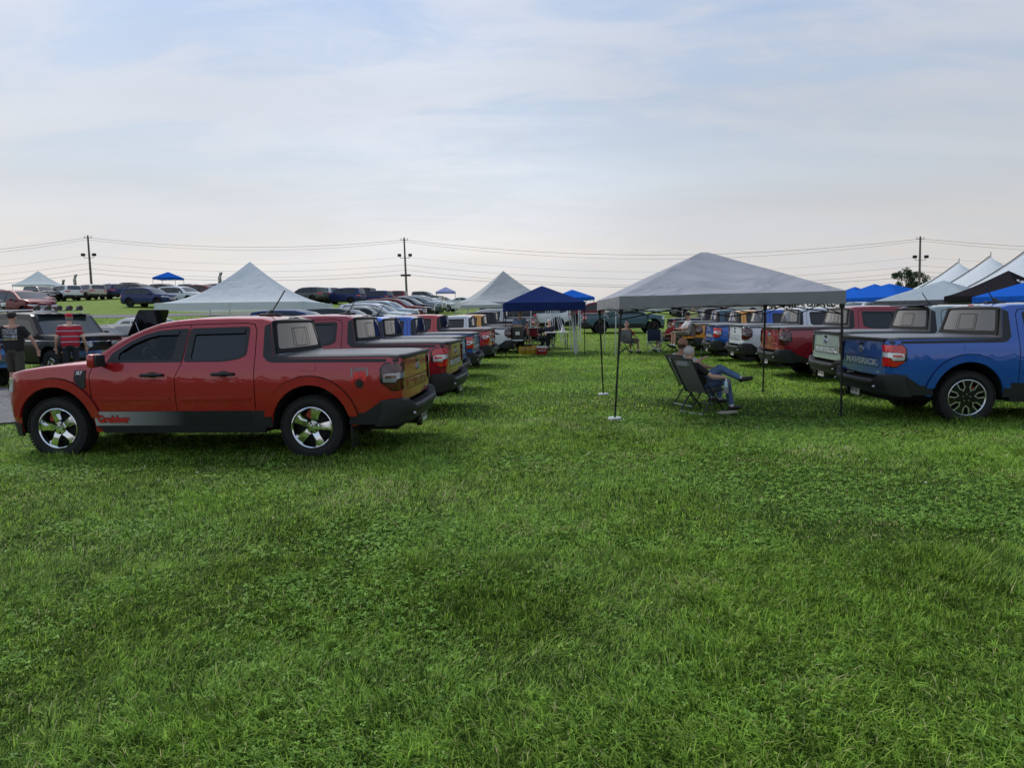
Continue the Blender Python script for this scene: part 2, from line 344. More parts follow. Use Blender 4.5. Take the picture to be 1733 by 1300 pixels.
# ------------------------------------------------------------------ vehicle bodies
class Body:
    def __init__(s, S):
        s.S = S; s.W = S['W']; s.uf = S['uf']; s.Rf = S['Rf']; s.ur = S['ur']; s.Rr = S['Rr']; s.r = S.get('r', .03); s.zb = S['zb']
        s.af = s.Rf*math.pi/2; s.ar = s.Rr*math.pi/2; s.ucf = s.uf+s.af+s.W-s.Rf; s.ucr = s.ur-s.ar-(s.W-s.Rr)
        s.prof = sorted([(p[0], p[1]) for p in S['top']])
    def wid(s, x, z):
        S = s.S; zm = S.get('zm', .9); W = s.W; zb = s.zb; sh = S.get('sh', .035)
        if z <= zm: return W-S.get('tuck', .05)*((zm-z)/.55)**2
        if z <= zb: return W-sh*((z-zm)/(zb-zm))**2
        return W-sh-(z-zb)*S.get('tum', .36)
    def ztop(s, x): return interp(x, s.prof)
    def xat(s, u):
        if u > s.uf: return s.uf+s.Rf*math.sin(min((u-s.uf)/s.Rf, math.pi/2)) if s.Rf else s.uf
        if u < s.ur: return s.ur-s.Rr*math.sin(min((s.ur-u)/s.Rr, math.pi/2))
        return u
    def lean(s, z, front):
        P = s.S.get('leanf' if front else 'leanr', [(0, 0), (2, 0)]); return interp(z, P)
    def side(s, sg):
        def f(u, z, o=0):
            if u > s.uf or u < s.ur:
                fr = u > s.uf; u0, Rr, arc, bul = (s.uf, s.Rf, s.af, s.S.get('bf', .1)) if fr else (s.ur, s.Rr, s.ar, s.S.get('br', .03))
                w = s.wid(u0, z); q = abs(u-u0); k = 1 if fr else -1
                if q < arc: a = q/Rr; x = u0+k*Rr*math.sin(a); y = w-Rr+Rr*math.cos(a); nx, ny = k*math.sin(a), math.cos(a); le = math.sin(a)
                else:
                    t = (q-arc)/(s.W-Rr); y = (w-Rr)*(1-t); x = u0+k*(Rr+bul*(1-(1-t)**2)); nx, ny = k, 0; le = 1
                x -= k*s.lean(z, fr)*le
                return Vector((x+nx*o, sg*(y+ny*o), z))
            return Vector((u, sg*(s.wid(u, z)+o), z))
        return f
    def arch(s, cx, n=14, grow=0, lo=None):
        S = s.S; rx = S['arx']+grow; rz = S['arz']+grow; zc = S.get('zc', .365); lo = S['sill'] if lo is None else lo; pts = []
        th0 = math.asin(max(-.95, min(.95, (lo-zc)/rz)))
        for k in range(n+1):
            a = th0+(math.pi-2*th0)*k/n; pts.append((cx+rx*math.cos(a), zc+rz*math.sin(a)))
        return pts                                                     # from front to rear
    def outline(s):
        S = s.S; lo = S['sill']; P = [(s.ucf, S.get('zf', lo)), (S['wb']+S['arx']+.12, S.get('zf', lo))]
        P += s.arch(S['wb'], lo=S.get('zf', lo)+.02)+s.arch(0)
        if S.get('tailgate'): e = s.ur-s.ar-.08
        else: e = s.ucr
        P += [(-S['arx']-.1, S.get('zr', lo)), (e, S.get('zr', lo))]
        us = sorted(set([e+(s.ur-e)*k/8 for k in range(9)]+[x for x, z in s.prof if s.ur < x < s.uf]+[s.uf+(s.ucf-s.uf)*k/10 for k in range(11)]))
        P += [(u, s.ztop(s.xat(u))-s.r) for u in us]
        return P
    def tops(s):
        """strips across the car between neighbouring stations of the top line; returns label -> bmesh"""
        S = s.S; F = [1, .985, .945, .87, .6, .3, 0, -.3, -.6, -.87, -.945, -.985, -1]; rows = []
        def row(x, z, cr, kc, low=False):
            if x > s.uf: d = min(x-s.uf, s.Rf); w = s.wid(s.uf, z-s.r)-s.Rf+math.sqrt(max(0, s.Rf**2-d*d)); k = d/s.Rf; bul = S.get('bf', .1)*k**3; le = s.lean(z, True)*k
            elif x < s.ur: d = min(s.ur-x, s.Rr); w = s.wid(s.ur, z-s.r)-s.Rr+math.sqrt(max(0, s.Rr**2-d*d)); k = d/s.Rr; bul = -S.get('br', .03)*k**3; le = -s.lean(z, False)*k
            else: w = s.wid(x, z-s.r); bul = 0; le = 0
            R_ = []
            for f in F:
                a = abs(f); zz = z-s.r if low else (z-s.r if a == 1 else z-.38*s.r if a == .985 else z-.08*s.r if a == .945 else z)
                if a < .94 and not low: zz = z+cr*(1-(f/.945)**2)
                R_.append(Vector((x+(bul+kc)*(1-f*f)-le, w*f, zz)))
            return R_
        P = sorted(S['top'], key=lambda p: -p[0]); rows = [(row(P[0][0], P[0][1], 0, 0, True), P[0][4])]
        for p in P: rows.append((row(*p[:4]), p[4]))
        if not S.get('tailgate'): rows.append((row(P[-1][0], P[-1][1], 0, 0, True), None)); rows[-2] = (rows[-2][0], P[-1][4])
        B = {}
        def bmof(n): return B.setdefault(n, bmesh.new())
        for (a, la), (b, lb) in zip(rows, rows[1:]):
            for j in range(len(F)-1):
                fa = max(abs(F[j]), abs(F[j+1])); lab = la
                if la in ('shield', 'rglass') and fa > .94: lab = 'pillar' if la == 'shield' or not S.get('tailgate') else ('qblack' if F[j] > 0 else 'qblack2')
                elif la == 'cover' and fa > .94: lab = 'rail' if F[j] > 0 else 'rail2'
                bm = bmof(lab); vs = [bm.verts.new(v) for v in (a[j], a[j+1], b[j+1], b[j])]
                try: bm.faces.new(vs)
                except ValueError: pass
        for b in B.values():
            bmesh.ops.remove_doubles(b, verts=b.verts, dist=1e-4)
            for f in b.faces: f.normal_update()
            bmesh.ops.reverse_faces(b, faces=[f for f in b.faces if (f.normal.z < -1e-3) or (abs(f.normal.z) <= 1e-3 and f.normal.x*(f.calc_center_median().x-1.2) < 0)])
        return B
def side_obj(name, Bd, sg, polys, m, parent, holes=(), o=0, th=0, step=.14, angle=35):
    bm = bmesh.new()
    for p in polys: patch(bm, p, Bd.side(sg), holes=holes, o=o, th=th, step=step)
    bmesh.ops.recalc_face_normals(bm, faces=bm.faces)
    # outward normals
    s = sum(f.normal.y*f.calc_area() for f in bm.faces)
    if s*sg < 0: bmesh.ops.reverse_faces(bm, faces=bm.faces)
    return obj(name, bm, m, parent, angle)
def line_strip(bm, fn, pts, wd=.008, o=.002):
    pts = [Vector(p) for p in pts]
    for a, b in zip(pts, pts[1:]):
        d = (b-a).normalized(); n = Vector((-d.y, d.x))*wd/2
        vs = [bm.verts.new(fn(q.x, q.y, o)) for q in (a+n, b+n, b-n, a-n)]; bm.faces.new(vs)
def build_vehicle(S, pm, wheel='multi', hi=True, clear=False, stripe=False):
    """a vehicle at the origin, rear axle at x = 0, nose towards +x; returns the Empty"""
    B = Body(S); root = bpy.data.objects.new('vehicle', None); COL.objects.link(root); st = .14 if hi else .3
    holes = S.get('door_hole', []); ol = B.outline()
    bm = bmesh.new(); T_ = B.tops()
    hs = [] if not S.get('doors') else [S['door_hole']]
    if not S.get('doors'): hs = [w for w in S.get('windows', [])]
    for sg in (1, -1):
        fs = patch(bm, ol, B.side(sg), holes=hs, step=st); bmesh.ops.recalc_face_normals(bm, faces=fs)
        if sum(f.normal.y*f.calc_area() for f in fs)*sg < 0: bmesh.ops.reverse_faces(bm, faces=fs)
        for cx in (0, S['wb']):                                           # dark arch liners
            A = B.arch(cx, lo=S['sill']); f = B.side(sg)
            for a, b in zip(A, A[1:]):
                pa, pb = f(*a), f(*b); qa, qb = pa.copy(), pb.copy(); qa.y -= sg*.36; qb.y -= sg*.36
                bm.faces.new([bm.verts.new(v) for v in (pa, pb, qb, qa)]).material_index = 1
    for k in ('paint', 'pillar'):
        if k in T_:
            me = bpy.data.meshes.new('t'); T_[k].to_mesh(me); bm.from_mesh(me); bpy.data.meshes.remove(me); T_[k].free(); del T_[k]
    W = B.W; hb = W-.31; x0, x1 = B.ur-B.Rr+.12, B.uf+B.Rf-.12
    zi = .62 if clear else B.zb-.1
    box(bm, ((x0+x1)/2, 0, (S['sill']-.07+zi)/2), (x1-x0, 2*hb, zi-S['sill']+.07), mi=1)
    box(bm, ((S['arx']+S['wb']-S['arx'])/2, 0, (S['sill']-.05+.5)/2), (S['wb']-2*S['arx']-.1, 2*W-.24, .5-S['sill']+.05), mi=1)
    body = obj('body', bm, [pm, M['under']], root, 30)
    for k, b in T_.items():
        nm, mt = {'qblack2': ('rear_pillar_trim', M['plastic']), 'rail2': ('bed_rail_cap', M['plastic']), 'shield': ('windshield', M['clear'] if clear else M['shield']), 'rglass': ('rear_window', M['rglass']), 'cover': ('bed_cover', M['cover']), 'rail': ('bed_rail_cap', M['plastic']), 'qblack': ('rear_pillar_trim', M['plastic']),
                  'black': ('roof_panel', M['gloss']), 'bed': ('bed_floor', M['plastic'])}[k]
        q = obj(nm, b, mt, root, 30)
        if k == 'rglass' and S.get('tailgate'):
            g = bmesh.new()
            def gl(y, t, o): return Vector((.502-.070*t-.05*(1-(y/.76)**2)-.010-o, y*(1+.10*t), 1.612-.405*t))
            loop = rpoly([(-.66, .02), (.66, .02), (.70, .98), (-.70, .98)], .05); hole = rpoly([(-.61, .10), (.61, .10), (.65, .84), (-.65, .84)], .08)
            patch(g, loop, gl, holes=[hole], o=0, step=.15); obj('glass_border', g, M['under'], q)
    for sg in (1, -1):
        f = B.side(sg)
        if S.get('doors'):
            for i, dp in enumerate(S['doors']):
                wn = S['windows'][i]; dlo = S['dlo'][i]
                d = side_obj('door', B, sg, [inset(dp, .004)], pm, root, holes=[wn], step=st)
                if sg < 0 and False: pass
                g = bmesh.new(); ring_p = dlo
                patch(g, dlo, f, holes=[wn], o=.004, th=.02, step=st); bmesh.ops.recalc_face_normals(g, faces=g.faces); obj('window_frame', g, M['plastic'], d)
                side_obj('window', B, sg, [wn], M['clear'] if clear and i == 0 else M['glass'], d, o=-.012, step=st)
                if hi:
                    hx, hz = S['handles'][i]; g = bmesh.new(); p0 = f(hx, hz, .022)
                    tube(g, [f(hx-.125, hz, .006), f(hx-.115, hz, .03), f(hx-.04, hz+.002, .036), f(hx+.06, hz, .036), f(hx+.125, hz-.002, .03), f(hx+.135, hz-.002, .006)], [.016, .019, .021, .021, .019, .016], 8)
                    patch(g, [(hx+.075*math.cos(a), hz+.034*math.sin(a)) for a in [k*math.pi/8 for k in range(16)]], f, o=.003, step=None); obj('handle', g, M['plastic'], d)
                    if S.get('rub'):
                        a, b_ = S['rub'][i]; g = bmesh.new(); z = .715
                        patch(g, [(a, z-.016), (b_, z-.016), (b_, z+.014), (a, z+.014)], f, o=.012, th=.012, step=.2); bmesh.ops.recalc_face_normals(g, faces=g.faces); obj('rub_strip', g, pm, d)
            # the dark gap behind the doors
            g = bmesh.new(); patch(g, [(x, z) for x, z in inset(S['door_hole'], -.008)], f, holes=[w for w in S['windows']], o=-.03, step=st); obj('door_jamb', g, M['under'], root)
        else:
            for wn in S.get('windows', []):
                side_obj('window', B, sg, [wn], M['glass'], root, o=-.008, step=st)
            if S.get('dlo'):
                g = bmesh.new()
                for dl in S['dlo']: patch(g, dl, f, holes=[w for w in S['windows'] if min(p[0] for p in w) > min(p[0] for p in dl)-.01 and max(p[0] for p in w) < max(p[0] for p in dl)+.01], o=.004, step=st)
                obj('window_trim', g, M[S.get('dlom', 'gloss')], root)
            g = bmesh.new()
            for ln in S.get('seams', []): line_strip(g, f, ln, .011)
            if S.get('seams'): obj('door_seam', g, M['under'], root)
            if S.get('handles'):
                for hx, hz in S['handles']: g = bmesh.new(); tube(g, [f(hx-.1, hz, .003), f(hx-.09, hz, .03), f(hx+.09, hz, .03), f(hx+.1, hz, .003)], .014, 6); obj('handle', g, M['chrome'] if S.get('chromy') else pm, root)
        if S.get('flare'):
            for cx in (0, S['wb']):
                fw = S['flare']; inn = B.arch(cx, n=20, lo=S.get('flo', .42)); ou = B.arch(cx, n=20, grow=fw, lo=S.get('flo', .42)); g = bmesh.new()
                patch(g, inn+ou[::-1], f, o=S.get('fo', .028), th=S.get('fo', .028)+.004, step=None); bmesh.ops.recalc_face_normals(g, faces=g.faces)
                mid = B.arch(cx, n=20, grow=.004, lo=S.get('flo', .42))
                wa = obj('wheel_arch', g, pm if not S.get('fblack') else M['plastic'], root, 25)
                if hi: g = bmesh.new(); line_strip(g, f, B.arch(cx, n=24, grow=fw+.005, lo=S.get('flo', .42)), .009, .003); obj('arch_groove', g, M['under'], wa)
        for nm, poly, mk, o, th in S.get('clad', []):
            side_obj(nm, B, sg, [poly], M[mk] if mk in M else pm, root, o=o, th=th, step=.14)
        for nm, polys in S.get('lamps', []):
            par = None
            for poly, mk, o in polys:
                q = side_obj(nm if par is None else 'lens', B, sg, [poly], M[mk], par or root, o=o, th=o+.005 if par is None else .004, step=.1); par = par or q
        if S.get('mirror'):
            mx, mz, my = S['mirror']; g = bmesh.new(); y0 = f(mx, mz).y
            box(g, (mx-.015, y0+sg*(.08+my/2), mz+.03), (.10, my, .155), bev=.03, mi=0); box(g, (mx-.075, y0+sg*(.08+my/2), mz+.03), (.03, my-.02, .135), bev=.01, mi=1)
            box(g, (mx-.01, y0+sg*.05, mz-.02), (.06, .14, .05), bev=.012, mi=1); obj('mirror', g, [pm, M['plastic']], root)
        for i, x in enumerate((0, S['wb'])):
            wt = make_wheel(wheel, S.get('tr', .365), S.get('tw', .235), hi=hi); c = copy_tree(wt, root)
            c.location = (x, sg*(W-S.get('tw', .235)/2-.015), S.get('zc', .365)); c.rotation_euler = (0, (.4*i+sg) if sg > 0 else .3*i, 0 if sg > 0 else math.pi)
    fx = B.uf+B.Rf+S.get('bf', .1)-.02
    if S.get('grille'):
        g = bmesh.new(); z0, z1, hw = S['grille']; bars = S.get('bars', 3)
        for sg in (1, -1): patch(g, [(B.ucf-hw, z0), (B.ucf, z0), (B.ucf, z1), (B.ucf-hw, z1)], B.side(sg), o=.012, th=.02, step=.2)
        for k in range(bars):
            z = z0+(z1-z0)*(k+.5)/bars
            for sg in (1, -1): patch(g, [(B.ucf-hw, z-.012), (B.ucf, z-.012), (B.ucf, z+.012), (B.ucf-hw, z+.012)], B.side(sg), o=.03, th=.02, step=.2, mi=1)
        obj('grille', g, [M['gloss'], M[S.get('gm', 'chrome')]], root)
    if S.get('bumper'):
        for fr, z0, z1, dx, mk in S['bumper']:
            g = bmesh.new(); uc = B.ucf if fr else B.ucr; wl = S.get('bl', 1.15); k = -1 if fr else 1
            for sg in (1, -1): patch(g, [(uc, z0), (uc+k*wl, z0), (uc+k*wl, z1), (uc, z1)], B.side(sg), o=dx, th=dx+.02, step=.12)
            bmesh.ops.recalc_face_normals(g, faces=g.faces); obj('bumper', g, M[mk] if mk in M else pm, root)
    if clear: interior(S, B, root)
    if S.get('tailgate'): tailgate(S, B, root, pm, hi)
    return root, B
def interior(S, B, root):
    g = bmesh.new(); box(g, (1.55, 0, .66), (2.2, 1.45, .08)); box(g, (.62, 0, 1.0), (.06, 1.4, .7)); box(g, (2.48, 0, .93), (.35, 1.45, .30), bev=.06)
    obj('cabin_floor', g, M['under'], root)
    for nm, x in (('front_seat', 1.62), ('rear_seat', .92)):
        for sg in (1, -1):
            g = bmesh.new(); box(g, (x+.22, sg*.37, .80), (.5, .5, .16), bev=.05); box(g, (x-.06, sg*.37, 1.08), (.14, .46, .62), rot=None, bev=.06); box(g, (x-.10, sg*.37, 1.46), (.10, .26, .17), bev=.04); obj(nm, g, M['seat'], root)
    g = bmesh.new(); c = Vector((2.14, .37, 1.13)); m = Matrix.Rotation(R(-62), 3, 'Y')
    tube(g, [c+m @ Vector((.18*math.cos(a), .18*math.sin(a), 0)) for a in [k*math.pi/10 for k in range(21)]], .014, 6, cap=False); tube(g, [c+m @ Vector((-.17, 0, 0)), c+m @ Vector((.17, 0, 0))], .02, 6); ell(g, c, (.05, .06, .05), 2)
    obj('steering_wheel', g, M['seat'], root)
    g = bmesh.new(); box(g, (2.12, 0, 1.47), (.03, .24, .07), bev=.012); tube(g, [(2.13, 0, 1.5), (2.15, 0, 1.56)], .008, 6); obj('inside_mirror', g, M['under'], root)
def tailgate(S, B, root, pm, hi):
    xr = B.ur-B.Rr; zt = B.ztop(xr)-.035
    def f(y, z, o=0): return Vector((xr-.022*(1-(y/.8)**2)-o+.03*max(0, z-.9)*(1 if 1 else 0), y, z))
    def P(name, poly, m, o=0, th=0, par=root, holes=(), step=.2):
        g = bmesh.new(); patch(g, poly, f, holes=holes, o=o, th=th, step=step); bmesh.ops.recalc_face_normals(g, faces=g.faces)
        if sum(q.normal.x*q.calc_area() for q in g.faces) > 0: bmesh.ops.reverse_faces(g, faces=g.faces)
        return obj(name, g, m, par)
    tg = P('tailgate', rpoly([(-.705, .665), (.705, .665), (.705, zt), (-.705, zt)], .02), pm, .0, .05)
    P('plate_recess', [(-.72, .64), (.72, .64), (.72, zt+.01), (-.72, zt+.01)], M['under'], -.035)
    cap = bmesh.new(); box(cap, (xr+.035, 0, zt+.018), (.14, 1.5, .05), bev=.012); obj('tailgate_cap', cap, M['plastic'], tg)
    # raised band that carries the name, recess above it
    P('badge_band', [(-.60, .775), (.60, .775), (.58, .895), (-.58, .895)], pm, -.004, .002, tg) if False else None
    g = bmesh.new()
    for a, b, c, d in ((-.62, .62, .90, .908), (-.62, -.612, .78, .90), (.612, .62, .78, .90), (-.62, .62, .772, .78)): patch(g, [(a, c), (b, c), (b, d), (a, d)], f, o=.003, step=.2)
    obj('pressed_edge', g, M['under'], tg)
    me = textmesh('MAVERICK', .115, bold=.003); bm = bmesh.new(); bm.from_mesh(me)
    sx = 1.12/(max(v.co.x for v in bm.verts)-min(v.co.x for v in bm.verts))
    g2 = bmesh.new(); bmesh.ops.scale(bm, vec=(-sx, 1, 1), verts=bm.verts); bmesh.ops.translate(bm, vec=(0, .835, 0), verts=bm.verts); patch(g2, None, f, src=bm, o=.007, th=.006, step=None)
    bmesh.ops.recalc_face_normals(g2, faces=g2.faces); o = obj('lettering', g2, M['lettermat'] if 'lettermat' in M else M['letter'], tg, smooth=False)  # silver stands in for sky reflected on the embossed body-colour letters
    el = lambda a, b, zc, n=24: [(a*math.cos(2*math.pi*k/n), zc+b*math.sin(2*math.pi*k/n)) for k in range(n)]
    em = P('emblem', el(.085, .036, 1.005), M['letter'], .014, .014, tg, step=None); P('emblem_field', el(.074, .028, 1.005), M['blueoval'], .016, .002, em, step=None)
    me = textmesh('Ford', .045, shear=.25); bm = bmesh.new(); bm.from_mesh(me); bmesh.ops.scale(bm, vec=(-1.25, 1, 1), verts=bm.verts); bmesh.ops.translate(bm, vec=(0, 1.005, 0), verts=bm.verts)
    g2 = bmesh.new(); patch(g2, None, f, src=bm, o=.018, step=None); obj('emblem_script', g2, M['letter'], em, smooth=False)
    P('tailgate_handle', rpoly([(-.07, 1.065), (.07, 1.065), (.07, 1.11), (-.07, 1.11)], .012), M['gloss'], .006, .006, tg, step=None)
    P('camera', rpoly([(-.03, 1.048), (.03, 1.048), (.03, 1.064), (-.03, 1.064)], .005), M['letter'], .01, .01, tg, step=None)
    P('model_badge', [(-.62, .70), (-.54, .70), (-.54, .715), (-.62, .715)], M['letter'], .004, .004, tg, step=None)
    # bumper with a lowered step between raised corners
    bm = bmesh.new(); rows = []
    for y, zt_, xb in ((-.935, .685, -.84), (-.925, .69, -.96), (-.86, .695, -1.09), (-.76, .69, -1.135), (-.64, .605, -1.185), (-.3, .60, -1.20), (.3, .60, -1.20), (.64, .605, -1.185), (.76, .69, -1.135), (.86, .695, -1.09), (.925, .69, -.96), (.935, .685, -.84)):
        xi = max(xb+.16, -1.035) if abs(y) < .9 else xb+.06; d = .03 if abs(y) < .7 else .012
        rows.append([Vector((xi, y, zt_)), Vector((xb+.03, y, zt_)), Vector((xb+.006, y, zt_-.012)), Vector((xb, y, zt_-.04)), Vector((xb+.005, y, .545)), Vector((xb+.035, y, .50)), Vector((xb+.05, y, .43)), Vector((xb+.10, y, .385)), Vector((xi+.1, y, .385))])
    for a, b in zip(rows, rows[1:]):
        for j in range(len(a)-1): bm.faces.new([bm.verts.new(v) for v in (a[j], b[j], b[j+1], a[j+1])])
    bmesh.ops.remove_doubles(bm, verts=bm.verts, dist=1e-4); bmesh.ops.recalc_face_normals(bm, faces=bm.faces); bu = obj('bumper', bm, M['plastic'], root, 30)
    g = bmesh.new()
    for k in range(5): box(g, (-1.06-.022*k, 0, .604), (.008, 1.2, .006))
    obj('step_tread', g, M['under'], bu)
    g = bmesh.new(); box(g, (-1.14, 0, .405), (.012, .31, .16), bev=.003); me = textmesh('482 KJD', .085, bold=.002); t2 = bmesh.new(); t2.from_mesh(me)
    pl = obj('licence_plate', g, M['plate'], bu)
    g2 = bmesh.new()
    t2.verts.index_update()
    vm = [g2.verts.new((-1.149, -v.co.x, .40+v.co.y)) for v in t2.verts]
    for q in t2.faces: g2.faces.new([vm[v.index] for v in q.verts])
    t2.free(); obj('plate_number', g2, M['navyp'] if 'navyp' in M else M['blackp'], pl, smooth=False)
    g = bmesh.new(); tube(g, [(-.9, .3, .36), (-1.17, .3, .36)], .035, 8); box(g, (-1.14, .3, .36), (.06, .11, .11), bev=.01); obj('tow_hitch', g, [M['gloss']], root)
    g = bmesh.new()
    g.free()
    for sg in (1, -1): g = bmesh.new(); tube(g, [(-1.185, sg*.72, .515), (-1.16, sg*.72, .515)], .016, 8); obj('sensor', g, M['letter'], bu)
    # high brake lamp and roof aerial
    xg = .50; g = bmesh.new(); box(g, (xg-.015, 0, 1.625), (.03, .34, .042), bev=.008, mi=0); box(g, (xg-.033, 0, 1.625), (.008, .13, .036), mi=1); obj('cargo_lamp', g, [M['clear_lens'], M['red_lens']], root)
    if hi:
        g = bmesh.new(); sq = rpoly([(-.22, .24), (.22, .24), (.22, .80), (-.22, .80)], .03)
        patch(g, sq, lambda y, t, o: Vector((.502-.070*t-.05*(1-(y/.76)**2)-.010-o, y*(1+.10*t), 1.612-.405*t)), holes=[inset(sq, .014)], o=.002, step=.15); obj('slider_frame', g, M['under'], root)
def maverick_spec():
    S = dict(wb=3.076, W=.915, uf=3.44, Rf=.40, bf=.10, ur=-.93, Rr=.12, br=.02, zb=1.12, zm=.90, sill=.37, zf=.30, zr=.40, arx=.465, arz=.50, zc=.365, r=.03, tum=.40, tailgate=True, flare=.10, flo=.50,
      leanf=[(.3, .05), (.6, .0), (.75, .0), (1.0, .05), (1.1, .1)],
      top=[(3.84, .96, .02, 0, 'paint'), (3.80, 1.0, .02, .0, 'paint'), (3.66, 1.04, .025, 0, 'paint'), (3.45, 1.07, .03, 0, 'paint'), (3.2, 1.10, .03, 0, 'paint'), (2.9, 1.125, .03, .05, 'paint'), (2.64, 1.14, .03, .12, 'shield'),
           (2.50, 1.265, .025, .12, 'shield'), (2.34, 1.375, .025, .11, 'shield'), (2.18, 1.46, .025, .10, 'shield'), (2.01, 1.535, .022, .08, 'shield'), (1.85, 1.59, .022, .06, 'paint'), (1.65, 1.622, .025, .02, 'paint'), (1.4, 1.64, .025, 0, 'paint'),
           (1.0, 1.645, .025, 0, 'paint'), (.62, 1.635, .02, -.02, 'paint'), (.50, 1.605, .02, -.05, 'rglass'), (.478, 1.46, .015, -.05, 'rglass'), (.455, 1.32, .01, -.05, 'rglass'), (.435, 1.215, .005, -.05, 'cover'), (.40, 1.195, .02, -.02, 'cover'), (-.3, 1.20, .025, 0, 'cover'), (-.85, 1.20, .02, 0, 'cover'), (-.93, 1.195, .015, 0, 'cover'), (-1.05, 1.185, .005, 0, 'cover')],
      windows=[rpoly([(2.30, 1.165), (2.29, 1.25), (2.14, 1.355), (1.99, 1.425), (1.84, 1.465), (1.60, 1.485), (1.635, 1.165)], .04), rpoly([(1.42, 1.165), (1.395, 1.49), (.79, 1.50), (.79, 1.23), (.88, 1.19), (1.05, 1.165)], .05)],
      dlo=[rpoly([(2.43, 1.14), (2.38, 1.25), (2.17, 1.385), (2.01, 1.46), (1.85, 1.505), (1.6, 1.522), (1.482, 1.525), (1.52, 1.14)], .02), rpoly([(1.50, 1.14), (1.462, 1.527), (.745, 1.54), (.75, 1.21), (.86, 1.165), (1.04, 1.14)], .04)],
      doors=[[(2.60, .40), (2.63, 1.0), (2.59, 1.105), (2.47, 1.195), (2.38, 1.285), (2.19, 1.405), (2.02, 1.48), (1.85, 1.535), (1.6, 1.56), (1.465, 1.568), (1.515, 1.14), (1.60, .95), (1.59, .40)],
             [(1.59, .40), (1.60, .95), (1.515, 1.14), (1.465, 1.568), (.80, 1.58), (.70, 1.565), (.665, 1.50), (.65, 1.2), (.65, .40)]],
      door_hole=[(2.605, .395), (2.635, 1.0), (2.595, 1.11), (2.47, 1.2), (2.38, 1.29), (2.19, 1.41), (2.02, 1.485), (1.85, 1.54), (1.6, 1.565), (1.465, 1.573), (.80, 1.585), (.695, 1.57), (.66, 1.505), (.645, 1.2), (.645, .395)],
      handles=[(1.86, .995), (1.01, 1.0)], rub=[(1.67, 2.52), (.70, 1.54)], mirror=(2.47, 1.145, .18),
      clad=[('sill_cladding', [(2.585, .375), (2.60, .50), (2.585, .57), (.48, .57), (.47, .50), (.46, .375)], 'plastic', .014, .03),
            ('rocker', [(2.50, .31), (2.53, .38), (.53, .38), (.56, .31)], 'plastic', .03, .12),
            ('rear_cladding', [(-.44, .40), (-.465, .53), (-.63, .54), (-.81, .66), (-.93, .70), (-1.10, .70), (-1.10, .40)], 'plastic', .012, .03),
            ('front_cladding', [(3.56, .27), (3.545, .42), (3.72, .44), (4.54, .46), (4.54, .25), (3.8, .25)], 'plastic', .014, .03),
            ('quarter_trim', [(.575, 1.54), (.508, 1.575), (.44, 1.19), (.30, 1.165), (-1.04, 1.152), (-1.04, 1.118), (.44, 1.125), (.50, 1.14), (.555, 1.20)], 'plastic', .004, .012),
            ('fuel_door', rpoly([(-.08, 1.03), (.12, 1.03), (.12, 1.115), (.095, 1.12), (-.06, 1.12)], .03), 'paint', .003, .005),
            ('fender_vent', [(2.67, 1.055), (2.80, 1.055), (2.815, .95), (2.75, .845), (2.68, .845)], 'plastic', .01, .012),
            ('front_intake', [(4.0, .50), (4.54, .50), (4.54, .66), (4.05, .66)], 'gloss', .008, .01)],
      lamps=[('tail_lamp', [(rpoly([(-.82, .89), (-.82, 1.05), (-.875, 1.112), (-1.192, 1.112), (-1.192, .79), (-.95, .79)], .015), 'gloss', .006), (rpoly([(-.845, .975), (-.845, 1.055), (-.885, 1.098), (-1.182, 1.098), (-1.182, 1.01), (-1.0, 1.005)], .01), 'red_lens', .018), (rpoly([(-.86, .89), (-.86, .99), (-1.18, 1.0), (-1.18, .935), (-1.02, .925), (-1.0, .885)], .01), 'clear_lens', .016), (rpoly([(-.845, .875), (-.99, .875), (-1.03, .92), (-1.182, .925), (-1.182, .805), (-.955, .805)], .01), 'red_lens', .018), (rpoly([(-.89, .935), (-.89, .965), (-1.0, .965), (-1.0, .935)], .008), 'red_lens', .022)]),
             ('headlamp', [(rpoly([(3.60, .80), (3.60, .965), (4.12, .965), (4.16, .80)], .02), 'lamp', .012), (rpoly([(3.80, .83), (3.80, .90), (4.10, .93), (4.12, .82)], .01), 'gloss', .018)]),
             ('side_marker', [(rpoly([(3.60, .485), (3.60, .545), (3.66, .545), (3.66, .485)], .01), 'amber', .008)])],
      grille=(.79, .935, .42), bars=1, gm='letter')
    return S
